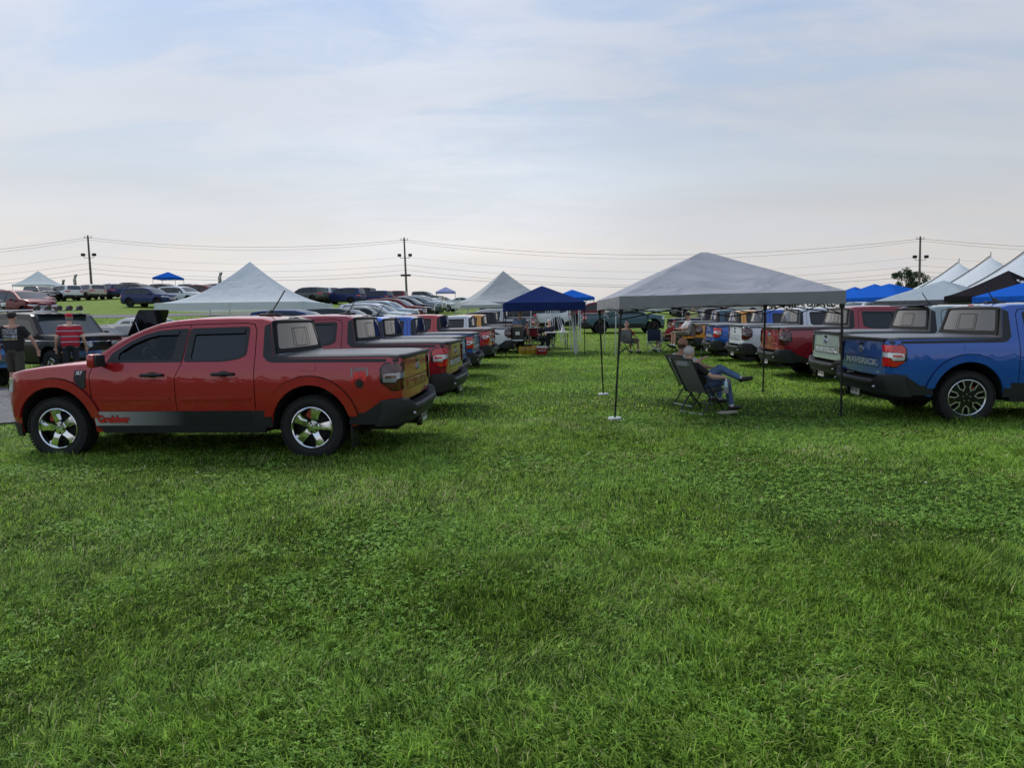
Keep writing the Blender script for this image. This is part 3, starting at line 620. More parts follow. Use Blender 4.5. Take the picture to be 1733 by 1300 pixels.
# ------------------------------------------------------------------ other vehicle shapes
def suv_spec(H=1.72, wb=2.86, W=.95, rear=.92, boxy=0, rails=False):
    k = H/1.72; xr = -.80-.0*boxy
    top = [(3.62, .98, .02, 0, 'paint'), (3.5, 1.04, .02, 0, 'paint'), (3.1, 1.10*k, .03, 0, 'paint'), (2.5, 1.15*k, .03, .1, 'shield'), (2.1, 1.42*k, .03, .1, 'shield'), (1.8, 1.58*k, .03, .06, 'paint'), (1.4, 1.67*k, .03, 0, 'paint'), (.6, 1.70*k, .03, 0, 'paint'), (-.3, 1.68*k, .03, 0, 'paint'),
           (-.72, 1.63*k, .02, 0, 'paint'), (-.80, 1.60*k, .02, -.02, 'rglass'), (-.95+.08*boxy, 1.14*k, .01, -.03, 'paint'), (-1.04, 1.08*k, .0, 0, 'paint')]
    top = [(x+(wb-2.86 if x > 2.3 else 0), z, c, q, l) for x, z, c, q, l in top]
    return dict(wb=wb, W=W, uf=3.12+wb-2.86, Rf=.50, bf=.12, ur=-.74, Rr=.30, br=.04, zb=1.06*k, zm=.85, sill=.36, arx=.46, arz=.48, zc=.37, tr=.37, r=.035, tum=.36,
      top=top, windows=[rpoly([(2.2, 1.10*k), (2.0, 1.30*k), (1.72, 1.46*k), (1.22, 1.53*k), (1.18, 1.10*k)], .03), rpoly([(1.08, 1.10*k), (1.12, 1.54*k), (.28, 1.56*k), (.18, 1.11*k)], .03), rpoly([(.06, 1.12*k), (.18, 1.56*k), (-.45, 1.53*k), (-.60, 1.20*k)], .03)],
      dlo=[rpoly([(2.30, 1.07*k), (2.05, 1.33*k), (1.74, 1.50*k), (1.2, 1.57*k), (.2, 1.60*k), (-.48, 1.565*k), (-.66, 1.18*k), (-.3, 1.09*k)], .03)], seams=[[(2.36, .45), (2.36, 1.05), (2.25, 1.08)], [(1.15, .42), (1.16, 1.08)], [(.48, .50), (.2, .85), (.14, 1.08)]],
      handles=[(1.35, .96), (.38, .98)], mirror=(2.12, 1.10*k, .17), flare=.055, flo=.42, fo=.012,
      clad=[('sill_cladding', [(2.38+wb-2.86, .34), (2.38+wb-2.86, .47), (.48, .47), (.48, .34)], 'plastic', .012, .03), ('lower_bumper', [(3.40+wb-2.86, .30), (3.40+wb-2.86, .44), (4.4+wb-2.86, .50), (4.4+wb-2.86, .30)], 'plastic', .012, .03), ('rear_cladding', [(-.5, .34), (-.5, .48), (-.9, .60), (-1.84, .60), (-1.84, .36)], 'plastic', .012, .03)],
      lamps=[('headlamp', [(rpoly([(3.30+wb-2.86, .84), (3.28+wb-2.86, .93), (3.95+wb-2.86, .90), (3.98+wb-2.86, .80)], .02), 'lamp', .012)]), ('tail_lamp', [(rpoly([(-.72, .93), (-.74, 1.06), (-1.35, 1.04), (-1.35, .90)], .02), 'red_lens', .012)])],
      grille=(.60, .88, .42), bars=3, leanf=[(.3, .06), (.6, 0), (.8, .02), (1.0, .08)], leanr=[(.3, .06), (.6, 0), (1.0, .03)])
def sedan_spec():
    return dict(wb=2.85, W=.92, uf=3.10, Rf=.50, bf=.14, ur=-.70, Rr=.42, br=.05, zb=.93, zm=.72, sill=.26, arx=.40, arz=.41, zc=.33, tr=.33, r=.03, tum=.42, sh=.03,
      top=[(3.60, .74, .02, 0, 'paint'), (3.45, .80, .02, 0, 'paint'), (2.9, .91, .03, 0, 'paint'), (2.25, .97, .03, .1, 'shield'), (1.55, 1.34, .03, .06, 'paint'), (1.2, 1.41, .03, 0, 'paint'), (.5, 1.42, .03, 0, 'paint'), (.12, 1.36, .02, 0, 'rglass'), (-.5, 1.02, .01, -.1, 'paint'), (-.7, .99, .02, 0, 'paint'), (-1.12, .94, .02, 0, 'paint')],
      windows=[rpoly([(1.95, .96), (1.5, 1.24), (1.05, 1.30), (1.05, .96)], .03), rpoly([(.96, .96), (.96, 1.30), (.42, 1.29), (.0, 1.06), (.1, .97)], .03)], seams=[[(2.2, .35), (2.22, .93)], [(1.0, .35), (1.0, .95)], [(.4, .45), (.1, .7), (.05, .95)]],
      handles=[(1.15, .82), (.2, .83)], mirror=(2.0, .95, .15), lamps=[('headlamp', [(rpoly([(3.2, .60), (3.2, .72), (3.9, .70), (3.95, .60)], .02), 'lamp', .01)]), ('tail_lamp', [(rpoly([(-.80, .72), (-.80, .86), (-1.5, .86), (-1.5, .74)], .02), 'red_lens', .01)])],
      grille=(.46, .66, .36), bars=2, clad=[('lower_bumper', [(3.3, .24), (3.3, .34), (4.3, .36), (4.3, .24)], 'plastic', .01, .03)])
def pickup_spec(k=1.0):
    return dict(wb=3.9, W=1.0, uf=4.45, Rf=.30, bf=.10, ur=-1.10, Rr=.10, br=.01, zb=1.38, zm=1.1, sill=.52, arx=.54, arz=.56, zc=.44, tr=.44, tw=.28, r=.035, tum=.30,
      top=[(4.75, 1.28, .02, 0, 'paint'), (4.6, 1.34, .03, 0, 'paint'), (3.5, 1.44, .03, .08, 'shield'), (3.0, 1.80, .03, .08, 'shield'), (2.8, 1.90, .03, 0, 'paint'), (2.3, 1.96, .03, 0, 'paint'), (1.2, 1.95, .03, 0, 'paint'), (1.05, 1.90, .02, 0, 'rglass'), (.98, 1.42, .0, 0, 'cover'), (.9, 1.38, .02, 0, 'cover'), (-1.1, 1.38, .02, 0, 'cover'), (-1.2, 1.36, 0, 0, 'cover')],
      windows=[rpoly([(3.15, 1.44), (2.78, 1.76), (2.35, 1.80), (2.3, 1.43)], .03), rpoly([(2.2, 1.43), (2.22, 1.81), (1.35, 1.80), (1.3, 1.43)], .03)], seams=[[(3.3, .6), (3.3, 1.4)], [(2.25, .6), (2.25, 1.4)], [(1.15, .6), (1.15, 1.85)]],
      handles=[(2.45, 1.25), (1.45, 1.25)], mirror=(3.1, 1.42, .24), flare=.07, flo=.6, fblack=0,
      lamps=[('headlamp', [(rpoly([(4.5, 1.0), (4.5, 1.22), (5.05, 1.22), (5.05, .98)], .02), 'lamp', .012)]), ('tail_lamp', [(rpoly([(-1.02, 1.0), (-1.02, 1.28), (-1.4, 1.28), (-1.4, 1.0)], .02), 'red_lens', .012)])],
      grille=(.82, 1.20, .62), bars=3, bumper=[(True, .58, .80, .05, 'chrome'), (False, .60, .78, .06, 'chrome')], bl=1.1)
def bronco_spec():
    S = suv_spec(1.98, 2.75, .98, boxy=1)
    S.update(zb=1.22, zm=1.0, sill=.50, zc=.43, tr=.43, tw=.29, arx=.53, arz=.55, uf=3.25, Rf=.12, bf=.04, ur=-.93, Rr=.12, tum=.16, zf=.5,
      top=[(3.37, 1.20, .02, 0, 'paint'), (3.3, 1.245, .02, 0, 'paint'), (2.25, 1.29, .02, .05, 'shield'), (1.82, 1.80, .03, .03, 'paint'), (1.7, 1.86, .03, 0, 'paint'), (.6, 1.90, .03, 0, 'paint'), (-.7, 1.89, .03, 0, 'paint'), (-.86, 1.84, .02, 0, 'rglass'), (-1.0, 1.28, .01, 0, 'paint'), (-1.05, 1.24, 0, 0, 'paint')],
      windows=[rpoly([(2.02, 1.26), (1.70, 1.68), (1.0, 1.72), (1.0, 1.26)], .04), rpoly([(.86, 1.26), (.86, 1.74), (-.6, 1.72), (-.75, 1.26)], .06)], dlo=None, seams=[[(2.15, .6), (2.15, 1.2)], [(.93, .6), (.93, 1.24)]], handles=[(1.1, 1.1)], mirror=(1.98, 1.24, .2), flare=.10, fblack=1, flo=.5, fo=.03, chromy=1,
      clad=[('side_stripe', [(-.9, 1.10), (3.2, 1.10), (3.2, 1.125), (-.9, 1.125)], 'chrome', .006, .01)],
      lamps=[('headlamp', [([(3.40, 1.0), (3.40, 1.17), (3.62, 1.17), (3.62, 1.0)], 'chrome', .014), ([(3.44, 1.02), (3.44, 1.15), (3.60, 1.15), (3.60, 1.02)], 'lamp', .02)]), ('tail_lamp', [([(-1.0, .95), (-1.0, 1.2), (-1.12, 1.2), (-1.12, .95)], 'red_lens', .012)])],
      grille=(.97, 1.18, .88), bars=1, bumper=[(True, .64, .82, .10, 'chrome'), (False, .62, .78, .08, 'chrome')], bl=1.05, leanf=None, leanr=None)
    S['leanf'] = [(0, 0), (2, 0)]; S['leanr'] = [(0, 0), (2, 0)]; S.pop('dlo')
    return S
TEMPL = {}
def template(kind, wheel, hi=False, clear=False):
    key = (kind, wheel, hi)
    if key not in TEMPL:
        S = {'maverick': maverick_spec, 'suv': suv_spec, 'sedan': sedan_spec, 'pickup': pickup_spec, 'bronco': bronco_spec, 'tall': lambda: suv_spec(1.92, 3.0, .99)}[kind]()
        TEMPL[key] = build_vehicle(S, M['hot'], wheel, hi, clear or kind == 'maverick')[0]
    return TEMPL[key]
NM = {'maverick': 'pickup_truck', 'pickup': 'pickup_truck', 'suv': 'parked_suv', 'tall': 'parked_suv', 'sedan': 'parked_car', 'bronco': 'off_road_suv'}
CT = {'maverick': 'pickup truck', 'pickup': 'pickup truck', 'suv': 'SUV', 'tall': 'SUV', 'sedan': 'car', 'bronco': 'SUV'}
def put(kind, wheel, pm, label, loc, rot, group, hi=False, extra=None, pitch=0, scale=1):
    rp = {'paint_hot_red': M[pm]}; rp.update(extra or {})
    if M[pm].name == 'paint_hot_red': rp.pop('paint_hot_red')
    o = copy_tree(template(kind, wheel, hi), None, rp); o.name = NM[kind]; o.location = loc; o.rotation_euler = (0, pitch, rot); o.scale = (scale,)*3
    return tag(o, label, CT[kind], group)
def at_corner(px, Y, th, sgn, local=(-1.05, .78), dz=0):
    p = gpt(px, Y); c, s = math.cos(th), math.sin(th); lx, ly = local[0], local[1]*sgn
    x, y = p.x-(c*lx-s*ly), p.y-(s*lx+c*ly); return (x, y, T(x, y)+dz)
M['smoke'] = mat('smoked_clear_lens', (.14, .13, .14), .08, .3, coat=1); SM = {'red_lens': M['dark_lens'], 'clear_lens': M['smoke']}
# the row on the left: tails towards the aisle, noses to the left
GL, GR = 'pickups parked side by side on the left of the aisle', 'pickups parked side by side on the right of the aisle'
M['badge_red'] = mat('badge_dull_red', (.30, .035, .03), .3, .3, coat=1)
a0 = math.pi-R(4.0); hx = Vector((-2.266-.05, 7.946, 0)); q = Matrix.Rotation(a0, 3, 'Z') @ Vector((0, .9, 0))
hero = put('maverick', 'swirl', 'hot', 'bright red pickup with Grabber lettering and swirl chrome wheels, nearest of the left row', (hx.x-q.x, hx.y-q.y, T(-3, 9)-.012), a0, GL, True, {'red_lens': M['dark_lens'], 'clear_lens': mat('smoked_grey_lens', (.3, .3, .32), .08, .3, coat=1)})
LT = [('rapid', 758, 11.2, 'dark crimson pickup parked just behind the bright red one with Grabber lettering', 'off', {}), ('blue2', 769, 14.7, 'bright blue pickup with a black bed cover between the crimson pickup and another blue one', 'off', {}),
 ('blue', 801, 18.1, 'deep blue pickup with red tail lamp, fourth from the front of the left row', 'multi', {}), ('race', 828, 21.5, 'bright red pickup parked between the deep blue pickup and the white one', 'multi', {}),
 ('white', 865, 26.7, 'white pickup with cardboard boxes on its lowered tailgate beside the navy canopy', 'multi', SM), ('orange', 878, 30, 'orange pickup mostly hidden behind the white pickup on the left', 'multi', {}), ('black', 893, 33.2, 'black pickup in the left row just beyond the orange one', 'off', {}), ('silver', 905, 36.5, 'silver pickup at the far end of the left row behind the navy canopy', 'multi', {})]
LV = []
for i, (pm, px, Y, lb, wk, ex) in enumerate(LT):
    th = math.pi-R(5+[0, 1, -1, .5, -1, 1, 0, 1][i]); LV.append(put('maverick', wk, pm, lb, at_corner(px, Y, th, 1), th, GL, i < 2, ex))
RT = [('blue', None, 9.5, 'royal blue pickup with seven-spoke wheels, nearest truck of the right row', 'ushape', {}), ('cactus', 1421, 12.7, 'grey-green pickup with a black spoiler over its rear window next to the royal blue one', 'multi', SM), ('rapid', 1318, 15.9, 'dark red pickup with smoked tail lamps between the grey-green and white pickups', 'multi', SM),
 ('white', 1256, 19.3, 'white pickup with smoked tail lamps in the right row', 'off', SM), ('blue', 1208, 22.3, 'blue pickup with bright red lamps between the white and orange pickups of the right row', 'off', {}), ('orange', 1177, 25.6, 'orange pickup with its tailgate down where a man sits, right row', 'multi', SM),
 ('area', 1150, 29, 'slate grey pickup beyond the orange one in the right row', 'multi', {}), ('black', 1137, 32.5, 'black pickup with red tail lamps at the far end of the right row', 'multi', {})]
RV = []
for i, (pm, px, Y, lb, wk, ex) in enumerate(RT):
    th = -R(5+[0, 1, 0, -1, .5, 0, 1, 0][i])
    if px is None: p = Vector((6.25, 9.5, 0)); qq = Matrix.Rotation(th, 3, 'Z') @ Vector((0, -.9, 0)); loc = (p.x-qq.x, p.y-qq.y, T(7, 10.4)+.0)
    else: loc = at_corner(px, Y, th, -1)
    RV.append(put('maverick', wk, pm, lb, loc, th, GR, i < 3, ex))
p = gpt(1016.7, 41); put('maverick', 'multi', 'area', 'blue-grey pickup parked crosswise across the far end of the aisle', (p.x, p.y+.9, T(p.x+1, p.y)), R(2), None)
# extras on single trucks
def on(o, nm, bm, m): c = obj(nm, bm, m, o); return c
HB = Body(maverick_spec()); fL = HB.side(1)
def decal(parent, s, size, u0, z0, mk, o, shear=0, bold=.0, wx=None, name='lettering', rotz=0):
    me = textmesh(s, size, shear, bold); bm = bmesh.new(); bm.from_mesh(me); k = 1
    if wx: k = wx/(max(v.co.x for v in bm.verts)-min(v.co.x for v in bm.verts))
    bmesh.ops.scale(bm, vec=(-k, 1, 1), verts=bm.verts); bmesh.ops.translate(bm, vec=(u0, z0, 0), verts=bm.verts); g = bmesh.new(); patch(g, None, fL, src=bm, o=o, step=.3)
    return obj(name, g, M[mk], parent, smooth=False)
def grad():
    m = mat('fading_silver_decal', (.3, .3, .3), .52, .15); t = m.node_tree; b = t.nodes['Principled BSDF']; tc = t.nodes.new('ShaderNodeTexCoord'); s = t.nodes.new('ShaderNodeSeparateXYZ'); r = t.nodes.new('ShaderNodeValToRGB'); d = t.nodes.new('ShaderNodeMath'); d.operation = 'DIVIDE'; d.inputs[1].default_value = 3
    t.links.new(tc.outputs['Object'], s.inputs[0]); t.links.new(s.outputs[0], d.inputs[0]); t.links.new(d.outputs[0], r.inputs[0]); e = r.color_ramp.elements; e[0].position = .50; e[0].color = (.013, .0145, .017, 1); e[1].position = .88; e[1].color = (.42, .43, .44, 1); t.links.new(r.outputs[0], b.inputs['Base Color']); return m
g = bmesh.new(); patch(g, [(2.595, .40), (2.598, .50), (2.585, .568), (.70, .568), (.70, .40)], fL, o=.018, step=.2); bmesh.ops.recalc_face_normals(g, faces=g.faces); on(hero, 'sill_stripe', g, grad())
decal(hero, 'Grabber', .115, 2.37, .475, 'blackp', .020, 0, .008, .40); decal(hero, 'Grabber', .115, 2.37, .475, 'redp', .0215, 0, .002, .385)
decal(hero, 'XLT', .05, 2.745, 1.025, 'whitep', .0165, .2, .003, .085, 'trim_badge')
decal(hero, 'UPPER', .06, -.585, 1.035, 'brochure', .003, 0, .001, .13, 'bed_decal')
for x in (-.495, -.675): g = bmesh.new(); patch(g, [(x-.008, .96), (x+.008, .96), (x+.008, 1.06), (x-.008, 1.06)], fL, o=.003, step=None); on(hero, 'decal_bar', g, M['brochure'])
g = bmesh.new(); rr = random.Random(3)
for k in range(26):
    a = rr.uniform(.1, 3.04); r0 = rr.uniform(.045, .085); cx, cz = -.585+r0*math.cos(a), .90+r0*1.3*math.sin(a); s = rr.uniform(.012, .024)
    patch(g, [(cx+s*math.cos(b+rr.uniform(-.3, .3)), cz+s*math.sin(b)) for b in (0, 1.2, 2.4, 3.8, 5.1)], fL, o=.003+k*.0001, step=None)
on(hero, 'decal_figure', g, M['redp'])
g = bmesh.new(); patch(g, [(-.585+.045*math.cos(a), .875+.05*math.sin(a)) for a in [k*math.pi/9 for k in range(18)]], fL, o=.0065, step=None); on(hero, 'decal_disc', g, M['blackp'])
for v in (hero, LV[0], LV[1], RV[0], RV[1]):
    g = bmesh.new(); box(g, (.80, 0, 1.675), (.26, .11, .03), bev=.012); tube(g, [(.82, 0, 1.67), (.78, 0, 1.73)], [.05, .02], 8); tube(g, [(.78, 0, 1.71), (.60 if v is hero else .66, 0, 1.98 if v is hero else 1.9)], .008, 6); on(v, 'roof_aerial', g, M['plastic'])
g = bmesh.new(); box(g, (.46, 0, 1.655), (.22, 1.22, .03), bev=.012); on(RV[1], 'rear_spoiler', g, M['gloss'])
g = bmesh.new()
for i in range(2):
    A = [(1.84, 1.49), (2.01, 1.445), (2.17, 1.375), (2.30, 1.29), (2.26, 1.265), (2.14, 1.345), (1.99, 1.41), (1.84, 1.45)] if i == 0 else [(1.40, 1.505), (.80, 1.52), (.80, 1.465), (1.40, 1.455)]
    A = ([(1.59, 1.505)]+A+[(1.60, 1.455)]) if i == 0 else A
    patch(g, A, fL, o=.016, th=.012, step=.2)
bmesh.ops.recalc_face_normals(g, faces=g.faces); on(hero, 'window_visor', g, M['gloss'])
g = bmesh.new(); box(g, (-.475, .79, .26), (.012, .26, .26), bev=.004); on(hero, 'mud_flap', g, M['plastic'])
for v_ in (hero, RV[2]):
    for ch in v_.children:
        for c2 in ch.children:
            if c2.name.startswith('lettering') and ch.name.startswith('tailgate'): c2.material_slots[0].link = 'OBJECT'; c2.material_slots[0].material = M['badge_red']
# white truck: tailgate down with boxes (its lowered gate), black side graphic
wt = LV[4]; g = bmesh.new(); fw = HB.side(1)
for k in range(5): patch(g, [(-.45-.06*k, 1.04-.03*k), (-.20-.06*k, 1.055-.01*k), (-.26-.06*k, 1.03-.03*k)], fw, o=.004, step=None)
on(wt, 'side_graphic', g, M['blackp'])
LTG = []
for v, ro in ((wt, 0), (RV[5], 0)):
    for c in list(v.children):
        if c.name.startswith('tailgate') : 
            for q_ in [c]: 
                q_.matrix_basis = Matrix.Translation((-1.05, 0, .665)) @ Matrix.Rotation(R(-90), 4, 'Y') @ Matrix.Translation((1.05, 0, -.665))
# ------------------------------------------------------------------ vehicles behind and beside
GH = 'cars parked along the far crest of the hill'; GB = 'cars parked nose-out behind the left row'
def car(kind, wheel, pm, label, px, Y, deg, grp, **k):
    p = gpt(px, Y); c, s = math.cos(R(deg)), math.sin(R(deg)); L_ = {'suv': 1.35, 'tall': 1.4, 'sedan': 1.3, 'pickup': 1.85, 'bronco': 1.2, 'maverick': 1.4}[kind]
    if kind == 'bronco': L_ = 3.4
    x, y = p.x-c*L_, p.y-s*L_; return put(kind, wheel, pm, label, (x, y, T(p.x, p.y)), R(deg), grp, **k)
bron = car('bronco', 'old', 'brown', 'lifted dark brown old off-road SUV with chrome grille and roof lamps, left edge', 172, 19.6, -27, None, hi=True)
g = bmesh.new(); tube(g, [(1.62, -.7, 1.97), (1.62, .7, 1.97)], .02, 6)
for sy in (-.68, .68): tube(g, [(1.62, sy, 1.88), (1.62, sy, 1.97), (-.8, sy, 1.97), (-.8, sy, 1.88)], .018, 6)
on(bron, 'roof_rack', g, M['chrome'])
for k in range(5):
    g = bmesh.new(); tube(g, [(1.60, -.6+.3*k, 2.03), (1.70, -.6+.3*k, 2.03)], .075, 12); on(bron, 'roof_lamp', g, M['gloss'])
g = bmesh.new(); box(g, (1.86, 0, 1.84), (.30, 1.38, .02), rot=None, bev=.005); on(bron, 'sun_visor', g, M['gloss'])
for sy in (-.38, .38):
    g = bmesh.new(); tube(g, [(3.50, sy, 1.0), (3.60, sy, 1.0)], .085, 14); on(bron, 'driving_lamp', g, M['lamp'])
g = bmesh.new(); box(g, (3.53, 0, .60), (.01, .31, .16)); on(bron, 'licence_plate', g, M['plate'])
ob = car('bronco', 'old', 'oldblue', 'light blue old truck with chrome grille and bumper, cut by the left edge', -22, 16.9, -20, None, hi=True)
sc_ = car('sedan', 'five', 'black', 'low black car behind the man in the red striped shirt', 158, 23.5, -30, None)
hc = car('sedan', 'five', 'black', 'black car with its bonnet propped wide open behind the near bright red pickup', 222, 25, -32, None)
g = bmesh.new(); patch(g, rpoly([(-.62, 0), (.62, 0), (.55, 1.15), (-.55, 1.15)], .08), lambda u, v, o=0: Vector((2.25+v*.60+.0*o, u, 1.0+v*.80+o)), th=.03, step=.3); bmesh.ops.recalc_face_normals(g, faces=g.faces); on(hc, 'open_bonnet', g, M['gloss'])
g = bmesh.new(); box(g, (2.95, 0, .90), (1.0, 1.2, .10)); ell(g, (2.9, 0, 1.0), (.3, .22, .1), 2); tube(g, [(2.9, -.5, 1.0), (2.7, -.55, 1.5)], .01, 5); on(hc, 'engine', g, M['alloy'])
car('sedan', 'five', 'silver', 'silver car just visible over the near bright red pickup windscreen', 262, 29, -32, None)
# nose-out line of nine behind the left row
BL = [('suv', 'dkgreen', 600, 36, 'dark green SUV with black roof behind the crimson pickup'), ('maverick', 'silver', 632, 40, 'silver pickup parked second in the line behind the left row'), ('suv', 'white', 652, 44, 'white SUV with pale windscreen in the line behind the left row'), ('suv', 'paleblue', 668, 48.5, 'pale blue SUV between the white and the maroon ones in the back line'),
 ('suv', 'maroon', 685, 53, 'maroon SUV in the line of cars behind the left row'), ('suv', 'black', 703, 57.5, 'black SUV next to the maroon one in the back line'), ('maverick', 'area', 716, 62, 'slate blue pickup in the back line below the dark big pickup'), ('suv', 'silver', 729, 66.5, 'silver SUV last but one of the back line'), ('sedan', 'white', 752, 71, 'white car nose poking out over the red and white pickups')]
for kd, pm, px, Y, lb in BL: car(kd, 'multi' if kd != 'sedan' else 'five', pm, lb, px-14, Y, -14, GB)
car('suv', 'multi', 'navy', 'dark blue SUV parked under the front of the white marquee', 512, 33, -10, GB)
# the hill on the left
HC = [('tall', 'off', 'maroon', 'maroon off-road SUV with grey bumpers facing the road, left edge of the hill', 40, 46, -24), ('pickup', 'off', 'black', 'black pickup with round fog lamps cut by the left edge of the hill', -62, 42, -26), ('suv', 'multi', 'dkgreen', 'dark SUV partly behind the maroon off-road one', -6, 62, -30),
 ('suv', 'multi', 'brown', 'small brown SUV between the maroon off-roader and the white wagon', 72, 76, -30), ('suv', 'multi', 'white', 'white wagon seen from its rear quarter on the hill', 108, 77, 150), ('suv', 'multi', 'beige', 'beige SUV parked tail out beside the white wagon', 150, 79, 148), ('suv', 'multi', 'navy', 'dark navy SUV next to the beige one on the hill', 186, 81, 146), ('sedan', 'five', 'black', 'black car with its blue bonnet raised on the hill', 212, 84, -150),
 ('suv', 'multi', 'navy', 'navy blue SUV parked nose right beside the gravel road', 255, 61, -14), ('suv', 'multi', 'black', 'black SUV roof behind the navy blue SUV', 240, 84, -20), ('suv', 'multi', 'white', 'white SUV nose right between the navy and red ones', 310, 65, -20), ('suv', 'multi', 'maroon', 'red SUV beyond the white one beside the marquee', 352, 71, -20), ('suv', 'multi', 'grey', 'grey SUV half hidden by the left slope of the marquee', 383, 77, -20),
 ('suv', 'multi', 'grey', 'grey SUV seen tail-on just right of the marquee', 520, 78, 160), ('suv', 'multi', 'white', 'white SUV tail right behind the grey one right of the marquee', 545, 84, 150), ('tall', 'multi', 'navy', 'large navy SUV with a rear cycle rack on the crest', 582, 80, 165), ('tall', 'multi', 'black', 'black SUV with roof rails behind the large navy one', 606, 90, 160), ('suv', 'multi', 'navy', 'blue SUV just left of the middle utility pole', 634, 87, 158), ('suv', 'multi', 'maroon', 'small red SUV between the blue SUV and the big dark pickup', 662, 100, 170),
 ('pickup', 'five', 'grey', 'big dark grey crew pickup parked on the crest beneath the middle utility pole', 712, 88, -12), ('sedan', 'five', 'white', 'white sedan under the lilac canopy on the crest', 776, 108, 175), ('sedan', 'five', 'silver', 'silver sedan half hidden beyond the big dark grey pickup', 752, 112, -10), ('suv', 'multi', 'black', 'dark SUV under the blue canopy behind the navy blue SUV', 283, 92, -20)]
for kd, wk, pm, lb, px, Y, dg_ in HC: v = car(kd, wk, pm, lb, px, Y, dg_, GH); HCl = v
for v in [o for o in COL.objects if o.get('label') == 'black car with its blue bonnet raised on the hill']:
    g = bmesh.new(); box(g, (2.6, 0, 1.45), (.9, 1.3, .03), rot=Matrix.Rotation(R(-48), 3, 'Y')); 
    bmesh.ops.translate(g, vec=(2.6, 0, 1.4), verts=g.verts) if False else None
    on(v, 'open_bonnet', g, M['navy'])
for kd, wk, pm, lb, px, Y, dg_ in [('suv', 'multi', 'black', 'black SUV roof showing between the white wagon and the beige SUV', 136, 96, 160), ('suv', 'multi', 'grey', 'grey SUV roof just right of the left utility pole', 178, 99, 165), ('pickup', 'off', 'black', 'black pickup behind the raised blue bonnet', 222, 97, 170), ('suv', 'multi', 'silver', 'silver SUV roof behind the white SUV on the hill', 330, 93, -20), ('suv', 'multi', 'black', 'black SUV roof behind the red SUV on the hill', 372, 95, -20), ('sedan', 'five', 'maroon', 'small maroon car between the black pickup and the left utility pole', 60, 60, -35)]: car(kd, wk, pm, lb, px, Y, dg_, GH)
# vehicles beyond the right row, their roofs showing
RB = [('suv', 'white', 1452, 46, -150), ('tall', 'silver', 1490, 52, -160), ('suv', 'black', 1548, 40, 170), ('pickup', 'grey', 1640, 42, 175), ('suv', 'silver', 1590, 56, 165), ('suv', 'white', 1700, 55, 170), ('sedan', 'silver', 1250, 75, 170), ('pickup', 'white', 1110, 70, 175), ('suv', 'grey', 1180, 66, 170), ('tall', 'black', 1030, 80, 172), ('suv', 'maroon', 1005, 52, 178), ('pickup', 'black', 880, 52, 175), ('suv', 'white', 905, 47, -170), ('suv', 'black', 845, 46, -165)]
RBL = ['white SUV roof showing beyond the dark red pickup', 'tall silver SUV under the large blue canopy at right', 'black SUV under the grey canopy at right', 'grey pickup beneath the black canopy at right', 'silver SUV under the white peaked marquee', 'white SUV beyond the royal blue pickup roof', 'silver sedan far off beneath the grey canopy edge', 'white pickup far beyond the blue-grey crosswise one', 'grey SUV far behind the seated men', 'tall black SUV far beyond the crosswise pickup', 'maroon SUV behind the tail of the crosswise pickup', 'black pickup behind the navy canopy', 'white SUV beneath the back edge of the navy canopy', 'black SUV beneath the second white marquee']
for (kd, pm, px, Y, dg_), lb in zip(RB, RBL): car(kd, {'pickup': 'off', 'sedan': 'five'}.get(kd, 'multi'), pm, lb, px, Y, dg_, 'vehicles scattered beyond the two rows')
for t in list(TEMPL.values())+COLL_T: drop_tree(t)
# ------------------------------------------------------------------ canopies and marquees
def fabric(name, col, tr=.35, rough=.7):
    m = bpy.data.materials.new(name); m.use_nodes = True; t = m.node_tree; t.nodes.clear(); o = t.nodes.new('ShaderNodeOutputMaterial'); d = t.nodes.new('ShaderNodeBsdfDiffuse'); d.inputs[0].default_value = (*col, 1); s = t.nodes.new('ShaderNodeBsdfTranslucent'); s.inputs[0].default_value = (*col, 1)
    x = t.nodes.new('ShaderNodeMixShader'); x.inputs[0].default_value = tr; tc = t.nodes.new('ShaderNodeTexCoord'); n = t.nodes.new('ShaderNodeTexNoise'); n.inputs['Scale'].default_value = .9; n.inputs['Detail'].default_value = 2; n.inputs['Distortion'].default_value = 2.0; b = t.nodes.new('ShaderNodeBump'); b.inputs['Strength'].default_value = .7; b.inputs['Distance'].default_value = .09
    L_ = t.links.new; L_(tc.outputs['Object'], n.inputs['Vector']); L_(n.outputs[0], b.inputs['Height']); L_(b.outputs[0], d.inputs['Normal']); L_(d.outputs[0], x.inputs[1]); L_(s.outputs[0], x.inputs[2]); L_(x.outputs[0], o.inputs[0]); return m
FB = {'grey': fabric('grey_canopy_fabric', (.42, .43, .48), .28), 'navy': fabric('navy_canopy_fabric', (.018, .032, .115), .1), 'white': fabric('white_marquee_vinyl', (.70, .75, .82), .35), 'blue': fabric('blue_canopy_fabric', (.02, .12, .55), .25), 'lilac': fabric('lilac_canopy_fabric', (.33, .36, .62), .3), 'palegrey': fabric('pale_grey_canopy_fabric', (.38, .44, .50), .25), 'black': fabric('black_canopy_fabric', (.022, .02, .024), .1), 'greyw': fabric('grey_white_fabric', (.45, .48, .50), .25), 'under': fabric('grey_valance_fabric', (.13, .13, .15), .1), 'greyv': fabric('grey_canopy_skirt', (.27, .275, .29), .12)}
LEG = {'black': mat('black_steel', (.015, .015, .016), .4, .3), 'white': mat('white_enamel_tube', (.5, .53, .55), .4), 'alu': mat('aluminium_tube', (.45, .47, .48), .35, .8)}
